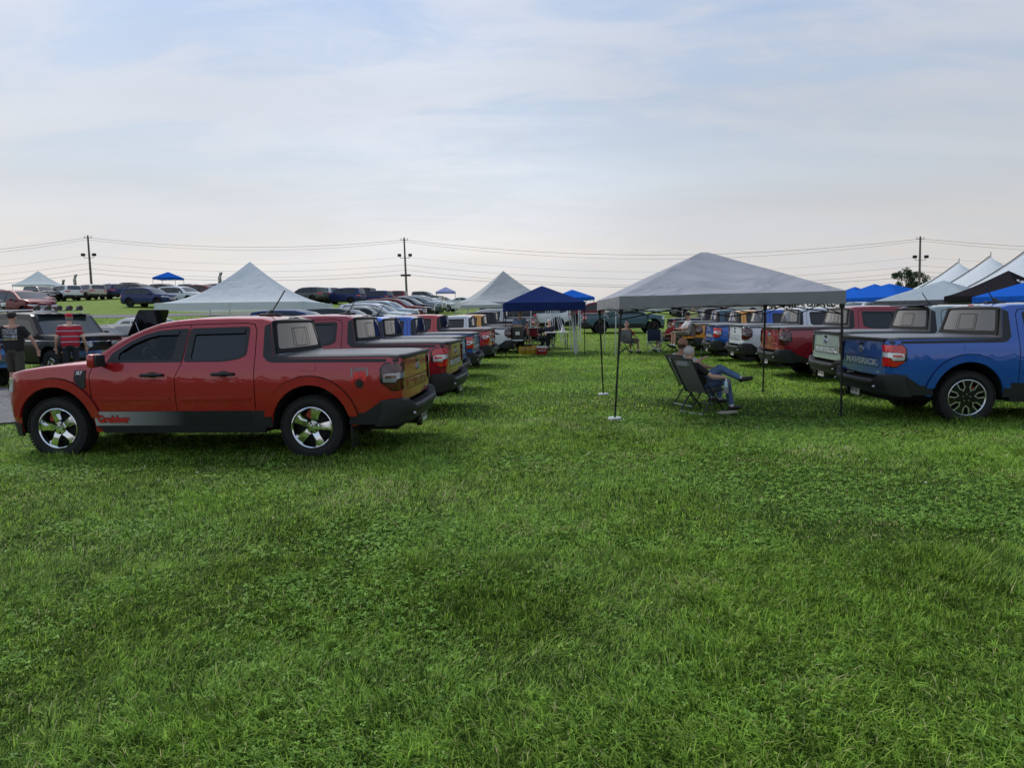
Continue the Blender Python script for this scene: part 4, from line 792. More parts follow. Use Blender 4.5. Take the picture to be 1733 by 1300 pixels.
def canopy(label, loc, rot, w, d, eave, peak, val, fab, leg='black', power=1.0, sag=.06, wrinkle=.01, n=22, group=None, feet=False, legs=4, flat=0, truss=True, name='canopy', cat='canopy', vfab=None, legr=.019, seed=1, offs=None):
    root = thing(name, label, cat, loc, rot, group); g = bmesh.new(); V = {}
    for i in range(n+1):
        for j in range(n+1):
            s, t = -1+2*i/n, -1+2*j/n; m = max(abs(s), abs(t)); h = (1-m) if m > flat else 1-flat
            h = h/(1-flat); z = eave+(peak-eave)*(h**power); mid = 1-(min(abs(s), abs(t))/max(m, 1e-3))**2
            z -= sag*math.sin(math.pi*min(1, m))*mid
            if wrinkle:
                wv = mnoise.noise(Vector((s*w*.7+seed*7, t*d*.7, 0)))*1.3+abs(mnoise.noise(Vector((s*w*.5+t*d*.9, (t*d-s*w*.4)*.35, seed))))*1.6-.5+mnoise.noise(Vector((s*w*2.4+t*d*.5, t*d*.35-s, seed*3)))*.35
                z += wrinkle*wv*min(1, (1-m)*5+.15)*(.12+.88*mid)
            V[i, j] = g.verts.new((s*w/2, t*d/2, z))
    for i in range(n):
        for j in range(n):
            q = (V[i, j], V[i+1, j], V[i+1, j+1], V[i, j+1])
            if i == j: g.faces.new((q[0], q[1], q[2])); g.faces.new((q[0], q[2], q[3]))
            elif i+j == n-1: g.faces.new((q[0], q[1], q[3])); g.faces.new((q[1], q[2], q[3]))
            else: g.faces.new(q)
    edge = [(i, 0) for i in range(n)]+[(n, j) for j in range(n)]+[(n-i, n) for i in range(n)]+[(0, n-j) for j in range(n)]; K = 3; prev = [V[e] for e in edge]; m = len(edge)
    for k in range(1, K+1):
        cur = []
        for q, e in enumerate(edge):
            v = V[e].co; t_ = (q % n)/n; wv = mnoise.noise(Vector((q*.35, k*.4, seed)))*.5+.5; ndir = Vector((v.x/(w/2) if abs(abs(v.x)-w/2) < 1e-4 else 0, v.y/(d/2) if abs(abs(v.y)-d/2) < 1e-4 else 0, 0))
            scal = .02*math.sin(math.pi*t_) if k == K else 0
            cur.append(g.verts.new((v.x, v.y, v.z-val*k/K+scal) if not wrinkle else Vector((v.x, v.y, v.z-val*k/K+scal))+ndir*(wv-.4)*.035*k/K*min(1, math.sin(math.pi*t_)*3)))
        for q in range(m):
            f = g.faces.new((prev[q], cur[q], cur[(q+1) % m], prev[(q+1) % m])); f.material_index = 1
        prev = cur
    obj('canopy_top', g, [FB[fab], FB[vfab or fab]], root, 50)
    cr, sr = math.cos(rot), math.sin(rot); cs = [(-1, -1), (1, -1), (1, 1), (-1, 1)]
    if legs > 4: cs += [(0, -1), (0, 1)]
    for k, (a, b) in enumerate(cs):
        if legs == 0: break
        x, y = a*(w/2-.04), b*(d/2-.04); ox, oy = (offs[k] if offs else (0, 0)); X, Y = loc[0]+cr*(x+ox)-sr*(y+oy), loc[1]+sr*(x+ox)+cr*(y+oy); zb = T(X, Y)-loc[2]
        q = bmesh.new(); top = Vector((x, y, eave-.02)); ft = Vector((x+ox, y+oy, zb)); box(q, (0, 0, 0), (.001, .001, .001)) if False else None
        tube(q, [ft, ft.lerp(top, .55)], legr*.82, 4 if not feet else 6); tube(q, [ft.lerp(top, .5), top], legr, 4 if not feet else 6)
        l = obj('leg', q, LEG[leg], root)
        if feet and k in (0, 3):
            q = bmesh.new(); tube(q, [ft+Vector((0, 0, .03)), ft+Vector((0, 0, .055))], [.105, .095], 18); obj('foot_plate', q, LEG['white'], l)
        elif feet:
            q = bmesh.new(); box(q, ft+Vector((0, 0, .03)), (.08, .08, .012)); obj('foot_plate', q, LEG[leg], l)
        if feet:
            q = bmesh.new(); box(q, ft.lerp(top, .90), (.06, .06, .10), bev=.008); obj('slider', q, LEG[leg], l)
    if truss and legs:
        for (a, b), (c, e) in zip(cs[:4], cs[1:4]+cs[:1]):
            q = bmesh.new(); A = Vector((a*(w/2-.04), b*(d/2-.04), 0)); C_ = Vector((c*(w/2-.04), e*(d/2-.04), 0)); z1, z0 = eave-.06, eave-.34
            for k in range(2):
                p0, p1 = A.lerp(C_, k/2), A.lerp(C_, (k+1)/2)
                tube(q, [p0+Vector((0, 0, z1)), p1+Vector((0, 0, z0))], .009, 4); tube(q, [p0+Vector((0, 0, z0)), p1+Vector((0, 0, z1))], .009, 4)
            obj('truss', q, LEG[leg], root)
    return root
# the grey canopy in the foreground
A_ = [gpt(1040, 10.35), gpt(1428, 10.2), gpt(1295, 13.8), gpt(1020, 13.6)]
gc = Vector((3.36, 12.0, 0)); grot = R(-1.5)
grey = canopy('large pale grey pop-up canopy on thin black legs over the two seated men', (3.31, 12.0, 0), grot, 3.30, 3.42, 1.89, 2.66, .19, 'grey', 'black', 1.0, .055, .045, 56, feet=True, seed=4, vfab='greyv', offs=[(-.12, 0), (.0, -.05), (-.03, 0), (.06, 0)])
grey.rotation_euler[1] = R(-.6)
p = gpt(918, 29.6); canopy('navy blue pop-up canopy with thin black legs over the end of the aisle', (p.x, p.y, p.z), R(2), 3.25, 3.2, 2.12, 2.85, .33, 'navy', 'black', 1, .05, .02, 20, legr=.02)
p = gpt(428, 45); canopy('white high-peak marquee rising behind the orange-red pickup roof', (p.x, p.y, T(-14, 42)), R(3), 8.5, 8.5, 1.42, 4.1, .45, 'white', 'white', 1.8, .15, .03, 26, legs=6, truss=False, name='marquee', cat='marquee', legr=.04)
p = gpt(853, 50); canopy('second white marquee with a tall peak behind the navy canopy', (p.x, p.y, p.z), R(12), 6.2, 6.2, 1.75, 4.0, .35, 'greyw', 'white', 1.4, .1, .03, 20, truss=False, name='marquee', cat='marquee', legr=.04)
p = gpt(812, 44); canopy('small grey-white flat canopy left of the second marquee', (p.x, p.y, p.z), R(10), 2.6, 2.6, 1.75, 2.1, .2, 'greyw', 'white', 1, .05, .02, 12, legr=.03)
p = gpt(1000, 60); canopy('blue canopy peeping out right of the navy canopy', (p.x-1.6, p.y, p.z), R(6), 3.2, 3.2, 1.9, 2.6, .25, 'blue', 'black', 1, .04, .01, 12)
p = gpt(287, 90); canopy('blue canopy on the crest above the navy blue SUV', (p.x, p.y, p.z), R(4), 2.8, 2.8, 2.45, 3.2, .25, 'blue', 'white', 1, .04, .01, 12, legr=.03)
p = gpt(755, 112); canopy('lilac canopy standing on the crest right of the big dark pickup', (p.x, p.y, p.z), R(4), 3.1, 3.1, 2.2, 3.0, .25, 'lilac', 'alu', 1, .04, .01, 12, legr=.03)
p = gpt(68, 100); canopy('white peaked tent far off above the maroon off-road SUV', (p.x, p.y, p.z), R(4), 4.6, 4.6, 2.0, 4.0, .25, 'white', 'white', 1.3, .04, .01, 14, name='marquee', cat='marquee', legr=.03)
# right hand side
RC = [('blue', 1445, 62, 3.0, 1.9, 2.7, 'small blue canopy just right of the grey canopy corner'), ('blue', 1478, 52, 3.3, 2.0, 2.85, 'second blue canopy partly behind the large blue one'), ('blue', 1502, 40, 4.0, 1.95, 2.75, 'large bright blue canopy in front of the leafy tree'), ('palegrey', 1592, 33, 4.3, 1.82, 2.75, 'pale grey hexagon-like canopy with a dark skirt beside the black one'), ('black', 1700, 30, 3.3, 2.0, 3.05, 'black pop-up canopy with white lettering in front of the peaked white marquee'), ('blue', 1768, 26, 3.4, 1.95, 2.7, 'blue canopy cut by the right edge of the picture')]
for fb, px, Y, w_, ev, pk, lb in RC:
    p = gpt(px, Y); c = canopy(lb, (p.x, p.y, p.z), R(38 if fb == 'palegrey' else 24), w_, w_, ev, pk, .22, fb, 'black' if fb == 'black' else 'alu', 1.25 if fb == 'black' else 1, .04, .012, 16, group='pop-up canopies beyond the right row', vfab='under' if fb == 'palegrey' else None, legr=.022)
    if fb == 'black':
        me = textmesh('Garage', .42, bold=.01); b = bmesh.new(); b.from_mesh(me); rz = Matrix.Rotation(R(-10), 3, 'Z')
        def fz(x, y): m_ = max(abs(x), abs(y))/(w_/2); return ev+(pk-ev)*((1-m_)**1.25)+.03
        vs = []
        g = bmesh.new(); b.verts.index_update()
        for v in b.verts: x, y = v.co.x*.85, -.62+v.co.y*.75-.1; vs.append(g.verts.new((x, y, fz(x, min(y, -abs(x)-.001)))))
        for f in b.faces: g.faces.new([vs[v.index] for v in f.verts])
        b.free(); obj('lettering', g, M['whitep'], c, smooth=False)
# the big white marquee with its row of peaks
p0 = gpt(1733, 58); mq = thing('marquee', 'huge white marquee with a row of sharp peaks and dark edge ropes at the right', 'marquee', (p0.x, p0.y, p0.z)); g = bmesh.new(); pk = [(0, -7), (0, 0), (1.4, 6.5), (3.3, 14)]; nu, nv = 40, 60; VV = {}
def mz(u, v):
    cx = interp(v, [(a[1], a[0]) for a in pk]); d = abs(u)/8.5; best = 0
    for a in pk: best = max(best, max(0, 1-math.hypot(u/8.5*1.0, (v-a[1])/9.5))**1.7)
    return 1.3+(4.9-1.3)*best+1.0*(1-d)*.5, cx
for i in range(nu+1):
    for j in range(nv+1):
        u, v = -8.5+17*i/nu, -12+30*j/nv; z, cx = mz(u, v); VV[i, j] = g.verts.new((u+cx, v, z))
for i in range(nu):
    for j in range(nv): g.faces.new((VV[i, j], VV[i+1, j], VV[i+1, j+1], VV[i, j+1]))
obj('marquee_roof', g, FB['white'], mq, 60)
for a in pk[1:]:
    g = bmesh.new(); tube(g, [(-8.6+a[0]+8.5*t, a[1], mz(-8.5+8.5*t, a[1])[0]+.05) for t in [k/16 for k in range(17)]], .05, 5); obj('edge_rope', g, LEG['black'], mq)
    g = bmesh.new(); z = mz(0, a[1])[0]; tube(g, [(a[0], a[1], 0), (a[0], a[1], z+.45)], .05, 6); obj('centre_pole', g, LEG['alu'], mq)
for a in pk: g = bmesh.new(); tube(g, [(-8.4+a[0], a[1], -.2), (-8.4+a[0], a[1], 1.7)], .05, 6); obj('side_pole', g, LEG['alu'], mq)
# ------------------------------------------------------------------ utility poles and wires
WOOD = mat('weathered_pole_wood', (.13, .115, .10), .8, var=.3, vscale=3); WIRE = mat('wire_black', (.03, .03, .03), .5)
PP = []
for px, top, Y, lean, lb in ((156.5, 398, 105, -.004, 'tall wooden utility pole with twin floodlights at the left'), (689, 402, 108, -.018, 'tall wooden utility pole with two floodlights and two boxes in the middle'), (1555, 400, 100, -.022, 'tall wooden utility pole with twin floodlights behind the leafy tree')):
    p = gpt(px, Y); zt = ray(px, top, Y).z; h = zt-p.z; o = thing('utility_pole', lb, 'utility pole', p, 0, 'wooden utility poles along the field'); g = bmesh.new(); tube(g, [(0, 0, -.3), (lean*h, 0, h)], [.19, .12], 10); obj('pole_shaft', g, WOOD, o)
    g = bmesh.new(); x = lean*h*.98; tube(g, [(x-.55, 0, h-.35), (x+.55, 0, h-.35)], .05, 6)
    obj('crossarm', g, WOOD, o)
    for s in (-.5, .5): g = bmesh.new(); tube(g, [(x+s, 0, h-.3), (x+s, 0, h-.05)], .045, 6); obj('insulator', g, LEG['alu'], o)
    zf = h-(3.3 if px != 689 else 3.1)
    g = bmesh.new(); x = lean*zf; tube(g, [(x-.75, -.1, zf), (x+.75, -.1, zf)], .035, 6); obj('lamp_bracket', g, LEG['black'], o)
    for s in (-1, 1):
        g = bmesh.new(); tube(g, [(x+s*.75, -.1, zf-.02), (x+s*.75, -.12, zf+.30)], .03, 6); box(g, (x+s*.82, -.15, zf+.45), (.55, .30, .42), rot=None, bev=.06); obj('floodlight', g, LEG['black'], o)
    if px == 689:
        for s in (-1, 1): g = bmesh.new(); box(g, (lean*(h-5.7)+s*.45, -.1, h-5.7), (.62, .3, .3), bev=.03); obj('terminal_box', g, LEG['black'], o)
    PP.append((p, h, lean))
ends = [(-86, 107, None), (0, 0, 0), (0, 0, 1), (0, 0, 2), (150, 100, None)]
for k, (dz, sag, r_, lb) in enumerate(((.35, 1.55, 0.0190, 'topmost overhead wire slung between the three utility poles'), (.65, 1.75, 0.0150, 'overhead wire hanging just below the topmost one'), (2.9, 1.5, 0.0095, 'faint thin overhead wire between the top wires and the floodlights'), (4.1, 1.4, 0.0136, 'overhead wire just under the floodlights'), (4.9, 1.5, 0.0150, 'middle wire of the three slung low on the poles'), (5.6, 1.2, 0.0218, 'thick lowest overhead cable on the poles'))):
    P = [Vector((-110, 100, 12.6-dz-.8))]+[Vector((p.x+l*(h-dz), p.y-.15, p.z+h-dz)) for p, h, l in PP]+[Vector((150, 102, 14.2-dz))]; g = bmesh.new(); pts = []
    for a, b in zip(P, P[1:]):
        s = sag*((b-a).length/55)**1.25
        for i in range(14): t = i/14; q = a.lerp(b, t); q.z -= s*4*t*(1-t); pts.append(q)
    pts.append(P[-1]); tube(g, pts, r_, 4); tag(obj('overhead_wire', g, WIRE), lb, 'wire', 'overhead wires between the poles')
# feather flags
for px, Y, h, lb in ((110, 98, 2.6, 'short feather flag standing behind the white wagon'), (131, 98, 3.3, 'taller feather flag standing behind the beige SUV'), (376, 92, 3.2, 'dark feather flag beyond the red SUV')):
    p = gpt(px, Y); f = thing('feather_flag', lb, 'flag', p, 0, 'feather flags on the crest'); g = bmesh.new(); tube(g, [(0, 0, 0), (0, 0, h*.8), (-.25, 0, h)], .03, 5); obj('flag_pole', g, LEG['black'], f); g = bmesh.new()
    patch(g, [(.03, h*.35), (.5, h*.42), (.42, h*.75), (.12, h), (-.25, h*1.0), (-.02, h*.8)], lambda u, v, o=0: Vector((-u, .02+o+.06*math.sin(v*4), v)), th=.01, step=.3); obj('flag_cloth', g, mat('flag_print', (.05, .05, .06), .7, var=.9, vscale=2.2, col2=(.6, .6, .62)), f)
# ------------------------------------------------------------------ leafy tree far right
LEAF = mat('tree_leaves', (.025, .05, .02), .7, var=.45, vscale=1.5); p = gpt(1532, 125)
tr = thing('leafy_tree', 'round leafy tree in front of the right utility pole', 'tree', p); g = bmesh.new(); tube(g, [(0, 0, -.2), (.1, 0, 2.2), (0, 0, 3.4)], [.28, .2, .12], 8)
rr = random.Random(5); cl = []
for k in range(30):
    a = rr.uniform(0, 6.28); r_ = rr.uniform(.5, 3.5); z = rr.uniform(2.6, 7.2); z = min(z, 7.4-r_*.55); c = Vector((r_*math.cos(a), r_*math.sin(a)*.8, z)); cl.append((c, rr.uniform(.5, .95))); tube(g, [(0, 0, 2.4+rr.uniform(0, 1)), c*.55+Vector((0, 0, 1.2)), c], [.07, .045, .02], 5)
obj('trunk', g, WOOD, tr)
vs = []; fs = []
for c, r_ in cl:
    for _ in range(170):
        d = Vector((rr.gauss(0, 1), rr.gauss(0, 1), rr.gauss(0, 1))).normalized()*r_*rr.random()**.5; q = c+d; n = Vector((rr.gauss(0, 1), rr.gauss(0, 1), rr.gauss(0, 1)+.6)).normalized(); t1 = n.orthogonal().normalized()*.13; t2 = n.cross(t1)*.75; i = len(vs); vs += [q-t1, q-t2, q+t1, q+t2]; fs.append((i, i+1, i+2, i+3))
me = bpy.data.meshes.new('crown'); me.from_pydata(vs, [], fs); link('crown', me, tr, [LEAF], smooth=False)
# distant hedge line on the horizon, and unseen trees added behind the camera for reflections
def treeline(name, label, pts, h, seed, cat='hedge'):
    rr = random.Random(seed); vs, fs = [], []
    for (x0, y0), (x1, y1) in zip(pts, pts[1:]):
        L_ = math.hypot(x1-x0, y1-y0); n = int(L_/1.4)
        for i in range(n):
            t = i/n; x, y = x0+(x1-x0)*t, y0+(y1-y0)*t; z = T(x, y); hh = h*(.55+.45*mnoise.noise(Vector((x*.06, y*.06, seed)))+.25*rr.random())
            for _ in range(46):
                q = Vector((x+rr.gauss(0, 1.1), y+rr.gauss(0, 1.3), z+hh*rr.random()**.7)); nn = Vector((rr.gauss(0, 1), rr.gauss(0, 1), rr.gauss(0, 1))).normalized(); s = rr.uniform(.25, .55); t1 = nn.orthogonal().normalized()*s; t2 = nn.cross(t1)*.8; k = len(vs); vs += [q-t1, q-t2, q+t1, q+t2]; fs.append((k, k+1, k+2, k+3))
    me = bpy.data.meshes.new(name); me.from_pydata(vs, [], fs); return tag(link(name, me, None, [LEAF], smooth=False), label, cat, kind='stuff')
treeline('far_woods', 'distant line of dark trees on the horizon', [(60, 210), (140, 220), (260, 200)], 6, 2, 'woods')
treeline('reflection_woods', 'unseen line of trees added behind the viewer for the trucks to reflect', [(-70, -30), (-20, -42), (30, -40), (80, -26)], 5.5, 3, 'woods')
# ------------------------------------------------------------------ people
SK = {'pale': mat('skin_pale', (.60, .36, .27), .55, bump=.1, bscale=60, var=.08, vscale=9), 'tan': mat('skin_tan', (.46, .25, .18), .55, var=.08, vscale=9)}
def cloth(n, c, **k): return mat('cloth_'+n, c, .85, bump=.5, bscale=9, bdist=.02, **k)
CL = {'blacktee': cloth('black_tee', (.012, .012, .014)), 'jeans': cloth('blue_jeans', (.085, .15, .29), var=.3, vscale=5), 'whitetee': cloth('white_tee', (.6, .62, .65)), 'greytee': cloth('grey_tee', (.42, .42, .42)), 'khaki': cloth('khaki_shorts', (.16, .13, .09)), 'darkpants': cloth('dark_trousers', (.018, .022, .03)), 'redtee': cloth('red_tee', (.28, .015, .02)),
 'olive': cloth('olive_shorts', (.05, .045, .035)), 'bluetee': cloth('blue_tee', (.02, .12, .5)), 'yellow': cloth('yellow_tee', (.6, .6, .25)), 'paleblue': cloth('pale_blue_shirt', (.22, .30, .46)), 'cap_red': cloth('red_cap', (.42, .012, .025)), 'cap_black': cloth('black_cap', (.012, .012, .013)), 'socks': cloth('white_socks', (.7, .7, .72)), 'shoe': mat('black_shoe', (.012, .012, .013), .5), 'whitehair': mat('white_hair', (.55, .54, .52), .8, bump=.6, bscale=60), 'brownhair': mat('brown_hair', (.075, .045, .03), .8), 'darkhair': mat('dark_hair', (.02, .016, .012), .7, bump=.6, bscale=60), 'greyhair': mat('grey_hair', (.16, .15, .14), .8, bump=.6, bscale=60), 'beigeshoe': mat('beige_shoe', (.3, .27, .22), .7)}
def striped():
    m = cloth('striped_red', (.42, .012, .03)); t = m.node_tree; b = t.nodes['Principled BSDF']; tc = t.nodes.new('ShaderNodeTexCoord'); s = t.nodes.new('ShaderNodeSeparateXYZ'); r = t.nodes.new('ShaderNodeValToRGB'); f = t.nodes.new('ShaderNodeMath'); f.operation = 'FRACT'; d = t.nodes.new('ShaderNodeMath'); d.operation = 'MULTIPLY_ADD'; d.inputs[1].default_value = 7.2; d.inputs[2].default_value = .3
    t.links.new(tc.outputs['Object'], s.inputs[0]); t.links.new(s.outputs[2], d.inputs[0]); t.links.new(d.outputs[0], f.inputs[0]); t.links.new(f.outputs[0], r.inputs[0]); e = r.color_ramp.elements; r.color_ramp.interpolation = 'CONSTANT'; e[0].color = (.42, .012, .03, 1); e[1].position = .70; e[1].color = (.03, .02, .08, 1)
    for p, c in ((.78, (.6, .58, .6, 1)), (.88, (.03, .02, .08, 1)), (.93, (.42, .012, .03, 1))): q = e.new(p); q.color = c
    t.links.new(r.outputs[0], b.inputs['Base Color']); return m
CL['striped'] = striped()
def V3(*a): return Vector(a)
STAND = dict(hip=(0, 0, .95), neck=(.0, 0, 1.50), head=(.03, 0, 1.67), sh=((-.01, .19, 1.43),)*1, el=(-.03, .27, 1.14), wr=(.06, .29, .90), kn=(.02, .11, .50), an=(-.02, .12, .08), toe=(1, .15))
def mirror(p): return Vector((p[0], -p[1], p[2]))
def person(label, loc, rot, J, shirt, pants, skin='pale', hair=None, cap=None, shoe='shoe', short=False, socks=True, belly=.0, vox=.014, sleeve=.62, group=None, beard=None, look=0, scale=1, glasses=False):
    """J: hip, neck, head and per side (L, R) sh, el, wr, fg (finger direction), kn, an, toe"""
    root = thing('person', label, 'person', loc, rot, group); root.scale = (scale,)*3
    g = {k: (Vector(v) if not isinstance(v[0], (tuple, list, Vector)) else [Vector(q) for q in v]) for k, v in J.items()}
    hip, neck, head = g['hip'], g['neck'], g['head']; up = (neck-hip).normalized(); side = Vector((0, 1, 0)); side = (side-up*side.dot(up)).normalized(); fw = side.cross(up)
    hr = Matrix.Rotation(look, 3, 'Z')
    def hd(x, y, z): return head+hr @ Vector((x, y, z))
    b = bmesh.new()
    ell(b, hd(-.008, 0, .03), (.098, .077, .098)); ell(b, hd(.02, 0, -.04), (.072, .062, .082)); ell(b, hd(.06, 0, -.088), (.03, .032, .028)); capsule(b, hd(.092, 0, .015), hd(.112, 0, -.028), .010, .016)
    ell(b, hd(.085, 0, -.062), (.018, .026, .010), 2); ell(b, hd(.088, 0, .035), (.016, .055, .012), 2)
    for s in (1, -1): ell(b, hd(-.005, s*.079, -.01), (.02, .011, .032), 2); ell(b, hd(.06, s*.04, -.025), (.03, .025, .03), 2)
    capsule(b, neck-up*.03, hd(-.02, 0, -.05), .058, .054)
    capsule(b, hip, neck-up*.08, .12, .10)
    for i, s in enumerate((1, -1)):
        sh, el, wr, kn, an = (g[k][i] for k in ('sh', 'el', 'wr', 'kn', 'an')); fg = g['fg'][i].normalized()
        capsule(b, neck-up*.06, sh, .07, .058); capsule(b, sh, el, .052, .040); capsule(b, el, el.lerp(wr, .35), .041, .043); capsule(b, el.lerp(wr, .35), wr, .043, .026)
        pal = wr+fg*.055; ax = (wr-el).normalized(); lat = fg.cross(Vector((0, 0, 1))); lat = lat.normalized() if lat.length > .2 else Vector((0, 1, 0)); nrm = fg.cross(lat).normalized()
        for o_ in (-.026, -.009, .009, .026): capsule(b, wr+lat*o_*.5, wr+fg*.085+lat*o_, .016, .0125)
        for q, o_ in enumerate((-.030, -.010, .010, .029)):
            L_ = (.062, .075, .070, .052)[q]; k1 = wr+fg*.088+lat*o_*1.05; k2 = k1+fg*L_*.55-Vector((0, 0, .008)); k3 = k2+(fg*.6-Vector((0, 0, .6))).normalized()*L_*.5; capsule(b, k1, k2, .0098, .0088); capsule(b, k2, k3, .0088, .0075)
        k0 = wr+fg*.03+lat*(.028*s); k1 = k0+(fg*.5+lat*s*.8).normalized()*.04; capsule(b, k0, k1, .013, .011); capsule(b, k1, k1+fg*.03, .011, .009)
        hp = hip+side*.095*s; capsule(b, hp, kn, .078, .052); capsule(b, kn, kn.lerp(an, .35), .053, .052); capsule(b, kn.lerp(an, .35), an, .052, .034)
    body = link('body', remesh(b, vox, 3), root, [SK[skin]], 180)
    b = bmesh.new(); k = 1+belly                                           # shirt
    for s in (1, -1): capsule(b, hip+side*.07*s+up*.04, neck+side*.10*s-up*.14, .118*k, .108); capsule(b, neck+side*.06*s-up*.085, (g['sh'][0 if s > 0 else 1]), .070, .068)
    capsule(b, hip+up*.05, neck-up*.12, .128*k, .112); capsule(b, neck-up*.16, neck-up*.07, .115, .085)
    if belly: ell(b, hip+up*.20+fw*.07, (.15*k, .17*k, .17), 3)
    capsule(b, neck-up*.11, neck-up*.055, .082, .064)
    for i in (0, 1): sh, el = g['sh'][i], g['el'][i]; capsule(b, sh, sh.lerp(el, sleeve), .068, .058)
    link('shirt', remesh(b, vox, 4), root, [CL[shirt]], 180)
    b = bmesh.new()                                                        # trousers
    ell(b, hip+up*.0, (.135, .175, .12), 3)
    for i, s in enumerate((1, -1)):
        kn, an = g['kn'][i], g['an'][i]; hp = hip+side*.09*s
        if short: capsule(b, hp, hp.lerp(kn, .93), .098, .088)
        else: capsule(b, hp, kn, .094, .070); capsule(b, kn, kn.lerp(an, .9), .070, .056)
    link('shorts' if short else 'trousers', remesh(b, vox, 4), root, [CL[pants]], 180)
    for i in (0, 1):
        an, toe, kn = g['an'][i], g['toe'][i].normalized(), g['kn'][i]; dn = (an-kn).normalized(); b = bmesh.new(); so = an+dn*.055
        capsule(b, so-toe*.05, so+toe*.05, .042, .044); capsule(b, so+toe*.05, so+toe*.17, .044, .034); capsule(b, an, so, .04, .042); sh_ = link('shoe', remesh(b, min(vox, .012), 3), root, [CL[shoe]], 180)
        if socks: b = bmesh.new(); tube(b, [an-dn*(.10 if not short else .05), an+dn*.0, an+dn*.02], [.047, .044, .046], 12); obj('sock', b, CL['socks'], root)
    if cap:
        b = bmesh.new(); ell(b, hd(-.01, 0, .055), (.108, .088, .078)); capsule(b, hd(.085, -.03, .048), hd(.155, -.022, .035), .018, .010); capsule(b, hd(.085, .03, .048), hd(.155, .022, .035), .018, .010); capsule(b, hd(.15, -.03, .036), hd(.15, .03, .036), .010, .010)
        for v in [v for v in b.verts if v.co.z < hd(0, 0, .022).z]: v.co.z = hd(0, 0, .022).z
        link('cap', remesh(b, .008, 2), root, [CL[cap]], 180)
    if hair:
        b = bmesh.new()
        if hair[1] == 'full': ell(b, hd(-.022, 0, .045), (.102, .086, .090))
        else:                                                              # ring of hair round a bald crown
            for a in range(-6, 7): t = math.pi+a*.27; c = hd(-.012+.090*math.cos(t), .074*math.sin(t), -.005); capsule(b, c+Vector((0, 0, -.05)), c+Vector((0, 0, .012)), .010, .007)
        link('hair', remesh(b, .007, 1), root, [CL[hair[0]]], 180)
    if beard: b = bmesh.new(); ell(b, hd(.05, 0, -.085), (.045, .05, .04)); link('beard', remesh(b, .008, 1), root, [CL[beard]], 180)
    if glasses:
        b = bmesh.new()
        for s in (1, -1): box(b, hd(.095, s*.034, .018), (.012, .05, .034), rot=None, bev=.006); tube(b, [hd(.09, s*.06, .022), hd(-.01, s*.082, .02)], .004, 5)
        obj('sunglasses', b, M['gloss'], root)
    return root
def two(L_, R_): return [L_, R_]
def standing(lean=0, armL=None, armR=None, stride=.0):
    c, s = math.cos(lean), math.sin(lean)
    def ln(p): x, y, z = p; z -= .95; return (x*c+z*s, y, .95-x*s+z*c)
    J = dict(hip=(0, 0, .95), neck=ln((0, 0, 1.50)), head=(Vector(ln((.0, 0, 1.63)))+Vector((.04, 0, .04))), sh=two(ln((-.01, .20, 1.43)), ln((-.01, -.20, 1.43))), kn=two((.03+stride, .11, .50), (.03-stride, -.11, .50)), an=two((0+stride, .13, .08), (-.0-stride, -.13, .08)), toe=two((1, .2, 0), (1, -.2, 0)))
    J['el'] = two(*(armL[:1] if armL else [ln((-.03, .29, 1.15))]), *(armR[:1] if armR else [ln((-.03, -.29, 1.15))])); J['wr'] = two(*(armL[1:2] if armL else [(.08+s*.35, .33, .90)]), *(armR[1:2] if armR else [(.08+s*.35, -.33, .90)])); J['fg'] = two(*(armL[2:3] if armL else [(.15, 0, -1)]), *(armR[2:3] if armR else [(.15, 0, -1)])); return J
# two men standing at the left
p = gpt(30, 15.8); person('man in black graphic t-shirt and olive shorts walking away at the left edge', (p.x, p.y, p.z), R(100), standing(-.02, None, ((.02, -.36, 1.20), (.10, -.42, .96), (.1, -.1, -1)), .06), 'blacktee', 'olive', 'tan', hair=('darkhair', 'full'), cap='cap_black', short=True, belly=.12, vox=.016, scale=1.03, shoe='shoe')
pm_ = [o for o in COL.objects if o.get('label', '').startswith('man in black graphic')][0]; g = bmesh.new(); rr = random.Random(8)
for z in (1.40, 1.36, 1.32, 1.27, 1.235, 1.19):
    y = -.15
    while y < .13: w_ = rr.uniform(.02, .07); box(g, (-.142-.0*abs(y), y+w_/2, z), (.006, w_, rr.uniform(.012, .03)), mi=1 if z < 1.2 else 0); y += w_+rr.uniform(.004, .012)
obj('shirt_print', g, [mat('shirt_print_white', (.45, .48, .52), .8), mat('shirt_print_yellow', (.5, .48, .2), .8)], pm_)
p = gpt(124, 18.6); person('man in red cap and red striped polo leaning over, dark trousers', (p.x, p.y, p.z), R(118), standing(.22, None, None), 'striped', 'darkpants', 'pale', hair=('greyhair', 'ring'), cap='cap_red', belly=.22, vox=.018, scale=1.04)
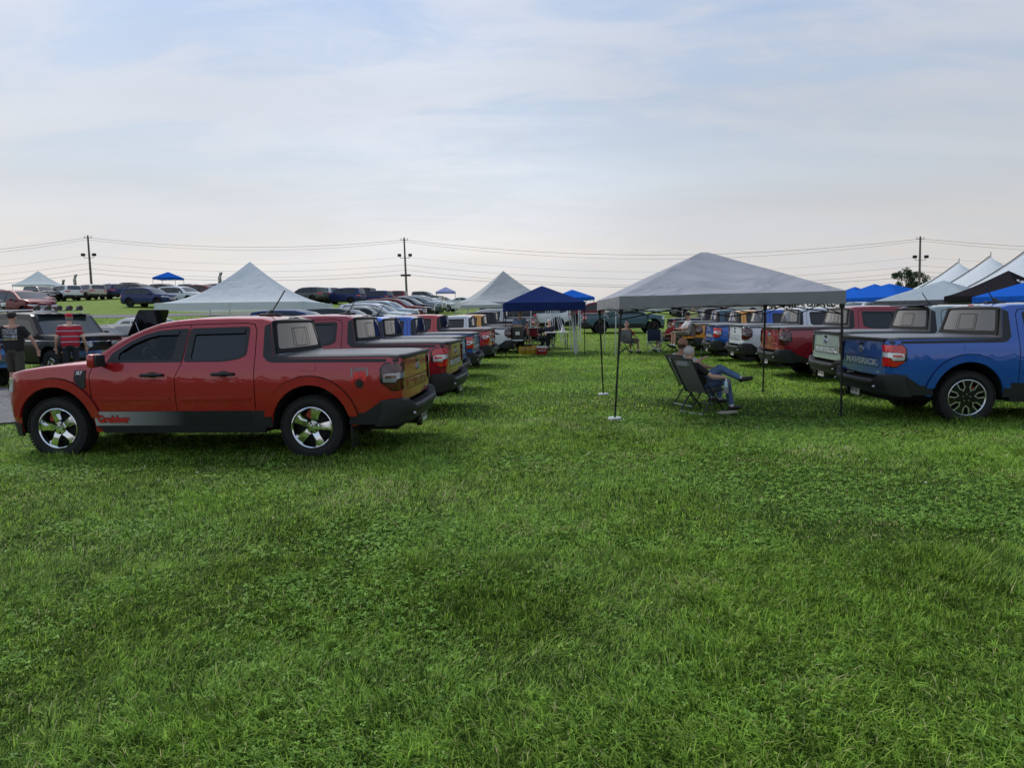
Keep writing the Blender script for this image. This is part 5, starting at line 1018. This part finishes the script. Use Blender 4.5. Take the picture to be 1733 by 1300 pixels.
# the two seated men in the foreground and their chairs
MESHB = mat('grey_mesh_cloth', (.26, .262, .265), .8, bump=.4, bscale=200, bdist=.003); TUB = mat('dark_steel_tube', (.025, .026, .028), .35, .5)
def lounger(label, loc, rot, group):
    o = thing('camp_chair', label, 'chair', loc, rot, group); W_ = .29
    B0, B1, S1 = Vector((-.10, 0, .40)), Vector((-.46, 0, 1.02)), Vector((.40, 0, .46))
    for nm, a, b, sagd in (('backrest', B0, B1, Vector((-.05, 0, -.03))), ('seat', B0+Vector((.02, 0, -.01)), S1, Vector((0, 0, -.06)))):
        g = bmesh.new(); n = 8; rows = []
        for i in range(n+1):
            t = i/n; rows.append([g.verts.new(a.lerp(b, t)+Vector((0, (j/4*2-1)*(W_-.025), 0))+sagd*math.sin(math.pi*t)*(1-(j/4*2-1)**2)) for j in range(5)])
        for r0, r1 in zip(rows, rows[1:]):
            for j in range(4): g.faces.new((r0[j], r0[j+1], r1[j+1], r1[j]))
        for f in g.faces: pass
        bmesh.ops.solidify(g, geom=g.faces[:], thickness=.008); q = obj(nm, g, MESHB, o)
    for s in (1, -1):
        y = s*W_; g = bmesh.new(); tube(g, [B0+V3(0, y, -.02), B1+V3(0, y, .0)], .013, 8); obj('back_rail', g, TUB, o)
        g = bmesh.new(); tube(g, [B0+V3(-.04, y, .0), S1+V3(.02, y, 0)], .013, 8); obj('seat_rail', g, TUB, o)
        g = bmesh.new(); tube(g, [(.20, y+s*.03, .60), (-.22, y+s*.03, .02)], .014, 8); obj('leg', g, TUB, o)
        g = bmesh.new(); tube(g, [(-.12, y+s*.04, .55), (.30, y+s*.04, .02)], .014, 8); obj('leg', g, TUB, o)
        g = bmesh.new(); box(g, (.05, y+s*.04, .625), (.46, .05, .022), bev=.008); obj('armrest', g, TUB, o)
        g = bmesh.new(); tube(g, [(.04, y+s*.04, .61), (-.30, y+s*.02, .74)], .009, 6); tube(g, [(-.12, y+s*.02, .28), (.25, y+s*.02, .30)], .008, 6); obj('side_brace', g, TUB, o)
    for x, z in ((-.22, .02), (.30, .02)): g = bmesh.new(); tube(g, [(x, -W_-.03, z), (x, W_+.03, z)], .013, 8); obj('cross_rail', g, LEG['alu'] if x < 0 else TUB, o)
    g = bmesh.new(); tube(g, [B1+V3(0, -W_, 0), B1+V3(0, W_, 0)], .013, 8); obj('top_rail', g, TUB, o); g = bmesh.new(); box(g, (-.42, 0, .93), (.07, .34, .10), bev=.03, rot=None); obj('head_pad', g, MESHB, o)
    return o
GC = 'camp chairs under the grey canopy'
p1 = gpt(1186, 10.95); c1 = R(24); lounger('reclining grey mesh camp chair nearest the viewer under the grey canopy', p1, c1, GC).scale = (.86,)*3
J1 = dict(hip=(-.02, 0, .54), neck=(-.31, 0, .94), head=(-.27, 0, 1.10), sh=two((-.27, .19, .88), (-.27, -.19, .88)), el=two((-.05, .30, .78), (-.02, -.32, .69)), wr=two((.14, .16, .98), (.27, -.31, .66)), fg=two((.8, -.1, .35), (.7, .1, -.75)),
  kn=two((.44, .02, .80), (.50, -.10, .56)), an=two((.72, -.20, .62), (.60, -.12, .12)), toe=two((.95, -.25, .12), (1, -.2, 0)))
person('white-haired man in black t-shirt and jeans sitting with legs crossed in the near chair', p1, c1, J1, 'blacktee', 'jeans', 'pale', hair=('whitehair', 'full'), vox=.009, look=R(25), scale=.87)
g = bmesh.new(); lathe(g, [(.001, 0), (.032, 0), (.033, .01), (.033, .12), (.028, .15), (.013, .175), (.013, .19)], 16)
for v in g.verts: v.co = Vector((v.co.x, v.co.z, v.co.y))
bt = thing('water_bottle', 'clear plastic water bottle in the armrest holder of the near chair', 'bottle', p1+Matrix.Rotation(c1, 3, 'Z') @ Vector((.19, -.35, .36))); obj('bottle', g, mat('bottle_plastic', (.45, .62, .72), .1, coat=1), bt); g = bmesh.new(); tube(g, [(0, 0, .185), (0, 0, .205)], .016, 12); obj('bottle_cap', g, M['whitep'], bt); g = bmesh.new(); tube(g, [(0, 0, -.02), (0, 0, .07)], [.04, .046], 14); obj('holder_sleeve', g, MESHB, bt)
p2 = gpt(1172, 11.9); c2 = R(20); lounger('second reclining camp chair just behind the nearest one', p2, c2, GC).scale = (.86,)*3
J2 = dict(hip=(-.05, 0, .54), neck=(-.28, 0, .98), head=(-.22, 0, 1.13), sh=two((-.25, .20, .91), (-.25, -.20, .91)), el=two((.02, .32, .72), (.02, -.30, .74)), wr=two((.27, .20, .72), (.28, -.14, .70)), fg=two((.9, -.3, -.1), (.9, .3, -.15)), kn=two((.48, .14, .56), (.48, -.10, .56)), an=two((.52, .14, .12), (.52, -.10, .12)), toe=two((1, .1, 0), (1, -.1, 0)))
person('bald man in white t-shirt and sunglasses sitting behind the white-haired man', p2, c2, J2, 'whitetee', 'jeans', 'tan', hair=('brownhair', 'ring'), vox=.011, look=R(20), glasses=True, belly=.1, scale=.93)
g = bmesh.new(); q = gpt(1226, 10.7); ell(g, (0, 0, .03), (.12, .05, .035), 2); ell(g, (.14, .08, .03), (.1, .045, .03), 2); tag(obj('sandals', g, CL['beigeshoe']), 'beige sandals lying on the grass beside the near chair', 'sandals'); COL.objects['sandals'].location = q
# people farther down the aisle
def quad_chair(label, loc, rot, m, frame, group):
    o = thing('folding_chair', label, 'chair', loc, rot, group); g = bmesh.new(); box(g, (-.25, 0, .72), (.02, .52, .48), bev=.008, rot=Matrix.Rotation(R(-8), 3, 'Y')); obj('backrest', g, m, o); g = bmesh.new(); box(g, (0, 0, .42), (.48, .50, .03), bev=.01); obj('seat', g, m, o)
    for a, b in (((-.26, -.27), (.26, .27)), ((-.26, .27), (.26, -.27)), ((-.26, -.27), (-.26, .27)), ((-.26, .27), (-.26, -.27)), ((.26, -.27), (-.26, -.27)), ((.26, .27), (-.26, .27))):
        g = bmesh.new(); tube(g, [(a[0], a[1], .03), (b[0], b[1], .42)], .014, 5); obj('leg', g, frame, o)
    for s in (1, -1): g = bmesh.new(); tube(g, [(-.27, s*.28, .40), (-.27, s*.28, .92)], .012, 5); tube(g, [(-.27, s*.28, .62), (.26, s*.28, .62), (.26, s*.28, .40)], .016, 5); obj('arm_frame', g, frame, o)
    return o
def sitting(legs=.0, up_=.0):
    return dict(hip=(-.02, 0, .52), neck=(-.12, 0, 1.02), head=(-.06, 0, 1.19), sh=two((-.12, .20, .95), (-.12, -.20, .95)), el=two((.06, .30, .72), (.06, -.30, .72)), wr=two((.30, .18, .70), (.30, -.18, .70)), fg=two((1, -.3, -.2), (1, .3, -.2)), kn=two((.44, .13+legs, .54), (.44, -.13-legs, .54)), an=two((.48, .14+legs, .10), (.48, -.14-legs, .10)), toe=two((1, .1, 0), (1, -.1, 0)))
GQ = 'folding chairs down the aisle'; navyc = mat('navy_chair_cloth', (.012, .018, .05), .8); greyc = mat('grey_chair_cloth', (.12, .125, .13), .8, var=.3, vscale=4)
p = gpt(1062, 28.2); quad_chair('grey folding chair of the sunburnt man with its back to the viewer', p, R(60), greyc, TUB, GQ); person('sunburnt grey-haired man in a red shirt sitting in the grey folding chair', p, R(45), sitting(.05), 'redtee', 'khaki', 'tan', hair=('whitehair', 'ring'), short=True, vox=.02, belly=.15, look=R(-40))
p = gpt(1108, 28.2); quad_chair('empty navy director chair with white legs', p, R(72), navyc, LEG['white'], GQ); p = gpt(1132, 29); quad_chair('dark folding chair under the man in the red t-shirt', p, R(190), navyc, TUB, GQ)
person('man in red t-shirt and camouflage cap sitting facing left', p, R(190), sitting(.02), 'redtee', 'khaki', 'tan', cap='olivecap' if 'olivecap' in CL else 'cap_black', short=True, vox=.02, belly=.2)
p = gpt(1160, 25.9); J = sitting(); J = {k: ([Vector(q)+Vector((0, 0, .32)) for q in v] if isinstance(v[0], (tuple, list, Vector)) else Vector(v)+Vector((0, 0, .32))) for k, v in J.items()}
person('man in grey t-shirt and black cap sitting on the lowered orange tailgate', (p.x, p.y, p.z), R(186), J, 'greytee', 'khaki', 'tan', cap='cap_black', short=True, vox=.02, belly=.1, beard='greyhair')
p = gpt(881, 30.5); person('grey-haired man in a pale blue shirt standing behind the boxes', p, R(-100), standing(.1), 'paleblue', 'darkpants', 'pale', hair=('whitehair', 'full'), vox=.022, belly=.15)
p = gpt(1172, 35.5); person('person in a pale yellow t-shirt standing beyond the seated men', p, R(-80), standing(), 'yellow', 'darkpants', 'pale', hair=('darkhair', 'full'), vox=.024)
p = gpt(1186, 36); person('person in a bright blue t-shirt beside the one in yellow', p, R(-100), standing(), 'bluetee', 'darkpants', 'tan', hair=('darkhair', 'full'), vox=.024)
p = gpt(912, 31.5); quad_chair('dark folding chair left of the leaning poles', p, R(-60), navyc, TUB, GQ); person('person in dark clothes sitting under the navy canopy', p, R(-60), sitting(), 'blacktee', 'darkpants', 'pale', hair=('greyhair', 'full'), vox=.022)
p = gpt(929, 32.5); quad_chair('dark folding chair right under the middle of the navy canopy', p, R(-110), navyc, TUB, GQ); person('second person in dark clothes sitting nearer the leaning poles', p, R(-110), sitting(), 'darkpants', 'darkpants', 'pale', hair=('whitehair', 'full'), cap=None, vox=.022)
# ------------------------------------------------------------------ things under and around the canopies
CARD = mat('cardboard', (.30, .19, .10), .85, var=.15, vscale=6)
def crate(name, label, cat, px, Y, s, m, lid=None, z=0, rot=0, group=None, dx=0):
    p = gpt(px, Y); o = thing(name, label, cat, (p.x+dx, p.y, p.z+z), rot, group); g = bmesh.new(); box(g, (0, 0, s[2]/2), s, bev=.02); obj('shell', g, m, o)
    if lid: g = bmesh.new(); box(g, (0, 0, s[2]+.035), (s[0]+.03, s[1]+.03, .07), bev=.02); obj('lid', g, lid, o)
    g = bmesh.new(); tube(g, [(-s[0]*.3, -s[1]/2, s[2]*.75), (-s[0]*.3, -s[1]/2-.03, s[2]*.6), (s[0]*.3, -s[1]/2-.03, s[2]*.6), (s[0]*.3, -s[1]/2, s[2]*.75)], .012, 5); obj('handle', g, M['whitep'], o); return o
crate('cooler', 'red cooler box with a white lid standing alone on the grass', 'cooler', 917, 28.9, (.42, .3, .27), mat('cooler_red', (.30, .012, .02), .4), M['whitep'])
YEL = mat('yellow_crate', (.55, .33, .02), .5)
crate('tool_box', 'yellow tool case farthest right in front of the white pickup', 'case', 905.5, 29.2, (.26, .3, .36), YEL, None, 0, .1, 'yellow cases in front of the white pickup'); crate('tool_box', 'yellow and black tool case in the middle of the yellow group', 'case', 897, 29.5, (.30, .3, .32), YEL, M['gloss'], 0, -.2, 'yellow cases in front of the white pickup'); crate('tool_box', 'yellow case under the white pickup bumper', 'case', 884, 29.6, (.26, .3, .30), YEL, None, 0, .3, 'yellow cases in front of the white pickup')
p = gpt(893, 30.2); o = thing('stool', 'small wooden-topped stool behind the yellow cases', 'stool', p); g = bmesh.new(); tube(g, [(0, 0, .50), (0, 0, .56)], .22, 12); obj('seat', g, CARD, o)
for k in range(3): a = k*2.1; g = bmesh.new(); tube(g, [(.06*math.cos(a), .06*math.sin(a), .5), (.2*math.cos(a), .2*math.sin(a), 0)], .02, 5); obj('leg', g, TUB, o)
wl = wt.matrix_world if False else None
wx, wy, wz = wt.location; wr_ = Matrix.Rotation(wt.rotation_euler[2], 3, 'Z')
def ontail(name, label, x, y, s, m, cat='box', z=.70):
    q = wr_ @ Vector((x, y, 0)); o = thing(name, label, cat, (wx+q.x, wy+q.y, wz+z), wt.rotation_euler[2], 'boxes on the lowered tailgate'); g = bmesh.new(); box(g, (0, 0, s[2]/2), s, bev=.006); obj('box_shell', g, m, o); g = bmesh.new(); box(g, (0, s[1]/2+.002, s[2]*.5), (s[0]*.4, .006, s[2]*.25)); obj('printed_label', g, M['plate'], o); return o
ontail('cardboard_box', 'dark printed box on the white tailgate nearest the viewer', -1.30, .45, (.40, .42, .50), mat('dark_box', (.035, .03, .03), .7)); ontail('cardboard_box', 'open tan cardboard box behind the dark printed box', -1.28, -.1, (.36, .5, .56), CARD)
p = gpt(903, 31); o = thing('cooler_bag', 'red bag hanging in a white frame stand behind the yellow cases', 'bag', p, .2); g = bmesh.new(); box(g, (0, 0, .82), (.36, .26, .34), bev=.07); obj('bag_body', g, mat('bag_red', (.28, .01, .03), .7), o)
for sx in (-1, 1): g = bmesh.new(); tube(g, [(sx*.22, 0, 0), (sx*.19, 0, 1.5)], .015, 5); obj('frame_leg', g, LEG['white'], o)
g = bmesh.new(); box(g, (0, 0, 1.02), (.5, .3, .03)); obj('frame_shelf', g, LEG['white'], o)
p = gpt(941, 32); o = thing('folding_table', 'white folding table with papers under the navy canopy', 'table', p, .1); g = bmesh.new(); box(g, (0, 0, .74), (1.1, .7, .035), bev=.01); obj('table_top', g, M['whitep'], o)
for sx in (-.48, .48):
    for sy in (-.28, .28): g = bmesh.new(); tube(g, [(sx, sy, 0), (sx, sy, .73)], .015, 5); obj('leg', g, TUB, o)
g = bmesh.new(); bmesh.ops.create_cone(g, cap_ends=True, segments=12, radius1=.11, radius2=.02, depth=.34); bmesh.ops.translate(g, vec=(0, 0, .17), verts=g.verts); c_ = tag(obj('paper_cone', g, M['whitep']), 'white paper cone standing on the folding table', 'cone'); c_.location = (p.x+.32, p.y, p.z+.757)
# bundles of leaning poles and upright posts
POL = [(967, 571, 962, 519, 30.5), (974, 592, 965, 519, 28.3), (976, 586, 968, 519, 28.8), (972, 578, 969, 519, 30), (978, 575, 972, 519, 30.2), (957, 560, 941, 519, 33), (960, 562, 944, 519, 33.2), (951, 556, 939, 519, 34), (928, 565, 928, 520, 32.5), (931.5, 564, 932, 520, 32.5), (935, 563, 935, 520, 32.6), (938, 562, 938, 520, 32.6), (922, 560, 924, 520, 33), (979, 556, 979, 520, 36), (983, 559, 981.5, 520, 35), (897, 566, 899, 520, 32), (867, 560, 869, 522, 30.5)]
PLB = ['leaning white pole of the cluster, shortest foot at its left', 'leaning white pole whose foot reaches nearest the viewer', 'leaning white pole second nearest the viewer in the cluster', 'leaning pole in the middle of the cluster', 'steep white pole at the right side of the leaning cluster', 'slanting pole crossing behind the folding table, lower one', 'slanting white pole crossing behind the folding table, upper one', 'slanting white pole left of the two crossing the table', 'upright pole behind the left end of the folding table', 'second upright white pole behind the folding table', 'third upright white pole behind the folding table', 'fourth upright pole behind the folding table',
 'upright white pole beside the dark seated people', 'upright white pole just inside the right leg of the navy canopy', 'upright pole farthest right of the bare poles', 'upright white pole left of the red bag', 'upright white pole beside the boxes on the white tailgate']
for k, (xb, yb, xt, yt, Y) in enumerate(POL):
    b_ = gpt(xb, Y); t_ = ray(xt, yt, Y+.4); g = bmesh.new(); tube(g, [(0, 0, 0), tuple(t_-b_)], .022, 6); o = tag(obj('tent_pole', g, LEG['white' if k % 3 else 'alu']), PLB[k], 'pole', 'bare metal poles under the navy canopy'); o.location = b_
# the canopy hidden behind the grey one: only its white legs show
q = gpt(1041, 27.4); q2 = gpt(1182, 27.8); canopy('canopy on white legs hidden behind the big grey canopy', ((q.x+q2.x)/2, q.y+1.5, q.z), R(1), q2.x-q.x+.08, 3.0, 2.02, 2.5, .2, 'white', 'white', 1, .04, .01, 12, legr=.022)
for nm, px, Y, lb in (('folded_umbrella', 1146, 29.5, 'folded dark parasol leaning by the seated men'),):
    pass
# ------------------------------------------------------------------ ground
def grid_axis(lo, hi, near, fine, grow):
    v = [0.0]; s = fine
    while v[-1] < hi: s = s if v[-1] < near else s*grow; v.append(v[-1]+s)
    u = [0.0]; s = fine
    while u[-1] > lo: s = s if -u[-1] < near else s*grow; u.append(u[-1]-s)
    return np.array(u[:0:-1]+v)
gx, gy = grid_axis(-1100, 1100, 40, .8, 1.12), grid_axis(-300, 1500, 60, .8, 1.12)
X, Y = np.meshgrid(gx, gy, indexing='ij'); Z = TZ(X, Y); nx_, ny_ = X.shape
def meshgrid_obj(name, X, Y, Z, m):
    nx_, ny_ = X.shape; co = np.stack([X, Y, Z], -1).reshape(-1, 3).astype(np.float32); i = np.arange(nx_*ny_).reshape(nx_, ny_); q = np.stack([i[:-1, :-1], i[1:, :-1], i[1:, 1:], i[:-1, 1:]], -1).reshape(-1, 4)
    me = bpy.data.meshes.new(name); me.vertices.add(len(co)); me.vertices.foreach_set('co', co.ravel()); me.loops.add(q.size); me.loops.foreach_set('vertex_index', q.ravel().astype(np.int32)); me.polygons.add(len(q)); me.polygons.foreach_set('loop_start', np.arange(0, q.size, 4, dtype=np.int32)); me.update(); me.validate()
    return link(name, me, None, [m], 180)
def lawn():
    m = bpy.data.materials.new('lawn'); m.use_nodes = True; t = m.node_tree; b = t.nodes['Principled BSDF']; b.inputs['Roughness'].default_value = .9; b.inputs['Specular IOR Level'].default_value = .1; geo = t.nodes.new('ShaderNodeNewGeometry')
    def nz(s, d=5, r=.6, vec=None):
        n = t.nodes.new('ShaderNodeTexNoise'); n.inputs['Scale'].default_value = s; n.inputs['Detail'].default_value = d; n.inputs['Roughness'].default_value = r; t.links.new(vec or geo.outputs['Position'], n.inputs['Vector']); return n.outputs[0]
    def mixc(f, a, c, lo=.4, hi=.6):
        r = t.nodes.new('ShaderNodeValToRGB'); r.color_ramp.elements[0].position = lo; r.color_ramp.elements[1].position = hi; t.links.new(f, r.inputs[0]); x = t.nodes.new('ShaderNodeMixRGB'); t.links.new(r.outputs[0], x.inputs[0])
        for i, v in ((1, a), (2, c)):
            if isinstance(v, tuple): x.inputs[i].default_value = (*v, 1)
            else: t.links.new(v, x.inputs[i])
        return x.outputs[0]
    c1 = mixc(nz(38, 4), (.012, .028, .005), (.05, .10, .012), .38, .66); c2 = mixc(nz(55, 4), (.04, .08, .014), (.10, .17, .030), .38, .66); c = mixc(nz(.16, 4), c1, c2, .38, .62); c = mixc(nz(.9, 4), c, c2, .5, .8)
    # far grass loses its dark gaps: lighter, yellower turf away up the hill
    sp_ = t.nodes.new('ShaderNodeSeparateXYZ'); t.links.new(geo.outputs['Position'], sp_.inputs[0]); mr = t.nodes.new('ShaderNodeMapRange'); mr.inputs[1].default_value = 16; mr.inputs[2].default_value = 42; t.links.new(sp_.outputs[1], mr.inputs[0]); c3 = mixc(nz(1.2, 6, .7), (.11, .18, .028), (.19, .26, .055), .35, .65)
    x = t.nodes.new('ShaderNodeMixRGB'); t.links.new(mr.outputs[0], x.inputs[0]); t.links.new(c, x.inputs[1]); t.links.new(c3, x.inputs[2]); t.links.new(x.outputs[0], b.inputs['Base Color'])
    bb = t.nodes.new('ShaderNodeBump'); bb.inputs['Strength'].default_value = .8; bb.inputs['Distance'].default_value = .04; t.links.new(nz(26, 6, .7), bb.inputs['Height']); t.links.new(bb.outputs[0], b.inputs['Normal']); return m
tag(meshgrid_obj('ground', X, Y, Z, lawn()), None, None, kind='structure')
GRAV = mat('gravel', (.15, .15, .155), .95, bump=1, bscale=30, bdist=.04, var=.35, vscale=22)
def road(name, L_, w, m):
    pts = []
    for (a, b) in zip(L_, L_[1:]):
        n = max(2, int(math.hypot(b[0]-a[0], b[1]-a[1])/1.2))
        for k in range(n): t = k/n; pts.append((a[0]+(b[0]-a[0])*t, a[1]+(b[1]-a[1])*t, a[2]+(b[2]-a[2])*t))
    pts.append(L_[-1]); P = np.array(pts); d = np.gradient(P[:, :2], axis=0); d /= np.linalg.norm(d, axis=1)[:, None]; nrm = np.stack([-d[:, 1], d[:, 0]], 1); s = np.linspace(-.5, .5, 9)
    X = P[:, None, 0]+nrm[:, None, 0]*s*P[:, 2:3]; Y = P[:, None, 1]+nrm[:, None, 1]*s*P[:, 2:3]; jit = rng.normal(0, .08, (len(P), 2)); X[:, 0] += jit[:, 0]; X[:, -1] += jit[:, 1]
    Z = TZ(X, Y)+.02; tag(meshgrid_obj(name, X, Y, Z, m), None, None, kind='structure')
road('gravel_road', [(-60, 49, 4), (-36, 48, 4.2), (-26, 48.5, 4.5), (-20, 52, 4.5), (-15, 58, 4.5), (-9, 66, 4)], 5, GRAV)
road('gravel_track', [(-5.8, 13.2, 2.0), (-8.2, 13.6, 5.5), (-12, 14, 6.6), (-20, 14.2, 6.4), (-40, 14, 6)], 5, GRAV)
# ------------------------------------------------------------------ grass blades and clover
def blade_mat(name, c0, c1, dry):
    m = bpy.data.materials.new(name); m.use_nodes = True; t = m.node_tree; t.nodes.clear(); o = t.nodes.new('ShaderNodeOutputMaterial'); d = t.nodes.new('ShaderNodeBsdfPrincipled'); d.inputs['Roughness'].default_value = .5; d.inputs['Specular IOR Level'].default_value = .13; s = t.nodes.new('ShaderNodeBsdfTranslucent'); x = t.nodes.new('ShaderNodeMixShader'); x.inputs[0].default_value = .42
    a = t.nodes.new('ShaderNodeAttribute'); a.attribute_name = 'tint'; r = t.nodes.new('ShaderNodeValToRGB'); e = r.color_ramp.elements; e[0].color = (*c0, 1); e[1].position = .93; e[1].color = (*c1, 1); q = e.new(1.0); q.color = (*dry, 1)
    L_ = t.links.new; L_(a.outputs['Fac'], r.inputs[0]); L_(r.outputs[0], d.inputs['Base Color']); L_(r.outputs[0], s.inputs[0]); L_(d.outputs[0], x.inputs[1]); L_(s.outputs[0], x.inputs[2]); L_(x.outputs[0], o.inputs[0]); return m
def vnoise(x, y, s, seed):
    """cheap smooth value noise on arrays"""
    r = np.random.default_rng(seed).random((64, 64)); x = x*s+100; y = y*s+100; xi, yi = np.floor(x).astype(int), np.floor(y).astype(int); fx, fy = x-xi, y-yi; fx = fx*fx*(3-2*fx); fy = fy*fy*(3-2*fy)
    g = lambda a, b: r[a % 64, b % 64]
    return (g(xi, yi)*(1-fx)+g(xi+1, yi)*fx)*(1-fy)+(g(xi, yi+1)*(1-fx)+g(xi+1, yi+1)*fx)*fy
def scatter(n, d0, d1):
    """points on the lawn between two distances in front of the camera, a wide margin to each side"""
    u = rng.random(n); dd = np.sqrt(d0*d0+u*(d1*d1-d0*d0)); x = (rng.random(n)*2-1)*(dd*.82+1.4); return x, dd
TR = [(o.location.x, o.location.y, o.rotation_euler[2]) for o in [hero]+LV[:3]+RV[:3]]
def blades(name, label, n, d0, d1, h, wd, m, mowed=.0):
    x, y = scatter(n, d0, d1)
    gx_ = (x < -5.6) & (y > 10.9) & (y < 17.2); keep = ~gx_; 
    dens = .35*vnoise(x, y, 1.7, 1)+.35*vnoise(x, y, 5, 2)+.3*vnoise(x, y, .5, 3); keep &= rng.random(n) < np.clip(.25+1.5*dens, 0, 1); x, y = x[keep], y[keep]; n = len(x)
    z = TZ(x, y)-.006; f1 = vnoise(x, y, .8, 5); f2 = vnoise(x, y, 2.3, 6); f3 = vnoise(x, y, .25, 8); ang = (f1*2.2+f3*4)*math.pi+rng.normal(0, 1.25, n); lean = np.clip(.92+.4*(f2-.4)+rng.normal(0, .36, n), .08, 1.5)
    # ragged tufts stand up here and there
    tuft = (vnoise(x, y, 3.2, 11)*vnoise(x, y, 1.1, 12)) > .55
    H = h*(.5+.6*rng.random(n)+.35*vnoise(x, y, 13, 31))*(.7+.6*f1)*np.where(tuft, 1.5, 1); Wd = wd*(.6+.8*rng.random(n)); dx, dy = np.cos(ang), np.sin(ang); px, py = -dy, dx
    def P(t, w_, bend): r = H*np.sin(lean*bend)*t; zz = H*np.cos(lean*bend)*t; return np.stack([x+dx*r+px*w_, y+dy*r+py*w_, z+zz], -1)
    a, b = P(0, -Wd/2, 1), P(0, Wd/2, 1); c, d = P(.55, Wd*.45, .75), P(.55, -Wd*.45, .75); e = P(1.0, 0*Wd, 1.1)
    co = np.stack([a, b, c, d, e], 1).reshape(-1, 3).astype(np.float32); base = (np.arange(n)*5)[:, None]; loops = np.concatenate([base+np.array([[0, 1, 2, 3]]), base+np.array([[3, 2, 4]])], 1).ravel().astype(np.int32)
    ls = np.stack([np.arange(n)*7, np.arange(n)*7+4], 1).ravel().astype(np.int32)
    me = bpy.data.meshes.new(name); me.vertices.add(len(co)); me.vertices.foreach_set('co', co.ravel()); me.loops.add(len(loops)); me.loops.foreach_set('vertex_index', loops); me.polygons.add(2*n); me.polygons.foreach_set('loop_start', ls); me.update()
    f4 = vnoise(x, y, 11, 14); t = np.clip(-.12+.85*(.25*f1+.30*vnoise(x, y, .35, 9)+.45*f4)+rng.normal(0, .30, n), 0, .92); t = np.where(rng.random(n) < .03+.16*(vnoise(x, y, .8, 41)*vnoise(x, y, 3.5, 42) > .45), 1.0, t); at = me.attributes.new('tint', 'FLOAT', 'FACE'); at.data.foreach_set('value', np.repeat(t, 2).astype(np.float32))
    return tag(link(name, me, None, [m], 180), label, 'grass', kind='stuff')
BM = blade_mat('grass_blade', (.03, .075, .008), (.48, .76, .12), (.60, .55, .28)); BM2 = blade_mat('grass_blade_far', (.05, .13, .010), (.54, .84, .12), (.52, .52, .2))
blades('grass', 'long lying grass blades nearest the viewer', 400000, 1.9, 4.6, .075, .0046, BM)
blades('grass', 'green grass of the lawn between the two rows', 530000, 4.6, 10.5, .06, .006, BM)
blades('grass', 'short mown grass around the trucks and canopies', 330000, 10.5, 24, .055, .012, BM2)
blades('grass', 'far mown grass towards the end of the aisle', 150000, 24, 46, .06, .028, BM2)
# uncut grass standing round the tyres
def around_tyres():
    xs, ys = [], []
    for o in [hero]+LV[:4]+RV[:4]:
        c_, s_ = math.cos(o.rotation_euler[2]), math.sin(o.rotation_euler[2])
        for ax in (0, 3.076):
            for sy in (-.79, .79):
                n = 900; u = ax+rng.normal(0, .20, n); v = sy+rng.choice([-1, 1], n)*(.115+np.abs(rng.normal(0, .05, n))); xs.append(o.location.x+c_*u-s_*v); ys.append(o.location.y+s_*u+c_*v)
    return np.concatenate(xs), np.concatenate(ys)
_sc = scatter; _ty = around_tyres(); scatter = lambda n, a, b: _ty
blades('grass', 'longer grass standing round the truck tyres', len(_ty[0]), 0, 1, .105, .007, BM); scatter = _sc
# clover leaves low in the turf
def clover(n, d0, d1, s0, m, label):
    x, y = scatter(n, d0, d1); f = vnoise(x, y, 1.1, 21)*.6+vnoise(x, y, 3.4, 22)*.4; k = (rng.random(n) < np.clip((f-.43)*6, 0, 1)); x, y = x[k], y[k]; n = len(x); z = TZ(x, y)+.012+.030*rng.random(n); a0 = rng.random(n)*6.28; tx, ty = rng.normal(0, .28, n), rng.normal(0, .28, n); S_ = s0*(.6+.7*rng.random(n)); co = []
    K = [(0, 0), (.55, -.42), (.95, -.36), (1.06, 0), (.95, .36), (.55, .42)]
    for q in range(3):
        a = a0+q*2.094; ca, sa = np.cos(a), np.sin(a)
        for (u, v) in K: rx, ry = (u*ca-v*sa)*S_, (u*sa+v*ca)*S_; co.append(np.stack([x+rx, y+ry, z+rx*tx+ry*ty-abs(v)*.18*S_], -1))
    co = np.stack(co, 1).reshape(-1, 3).astype(np.float32); nf = n*3; me = bpy.data.meshes.new('clover'); me.vertices.add(len(co)); me.vertices.foreach_set('co', co.ravel()); me.loops.add(nf*6); me.loops.foreach_set('vertex_index', np.arange(nf*6, dtype=np.int32)); me.polygons.add(nf); me.polygons.foreach_set('loop_start', np.arange(0, nf*6, 6, dtype=np.int32)); me.update()
    at = me.attributes.new('tint', 'FLOAT', 'FACE'); at.data.foreach_set('value', np.repeat(np.clip(rng.normal(.5, .2, n), 0, .92), 3).astype(np.float32)); tag(link('clover', me, None, [m], 180), label, 'clover', kind='stuff')
CM = blade_mat('clover_leaf', (.04, .13, .012), (.36, .62, .12), (.3, .26, .12))
clover(52000, 1.9, 5.5, .0125, CM, 'patches of three-leaved clover in the near grass'); clover(50000, 5.5, 11, .016, CM, 'clover patches farther into the lawn')
# tiny white clover flowers
x, y = scatter(520, 6, 20); g = bmesh.new()
for a, b in zip(x, y):
    if -5 < a: s = .006+.006*rng.random(); gq = bmesh.ops.create_icosphere(g, subdivisions=1, radius=s); bmesh.ops.translate(g, vec=(a, b, T(a, b)+.045), verts=gq['verts'])
tag(obj('clover_flowers', g, mat('clover_flower', (.5, .5, .42), .8)), 'tiny white clover flowers dotted over the lawn', 'flowers', kind='stuff')
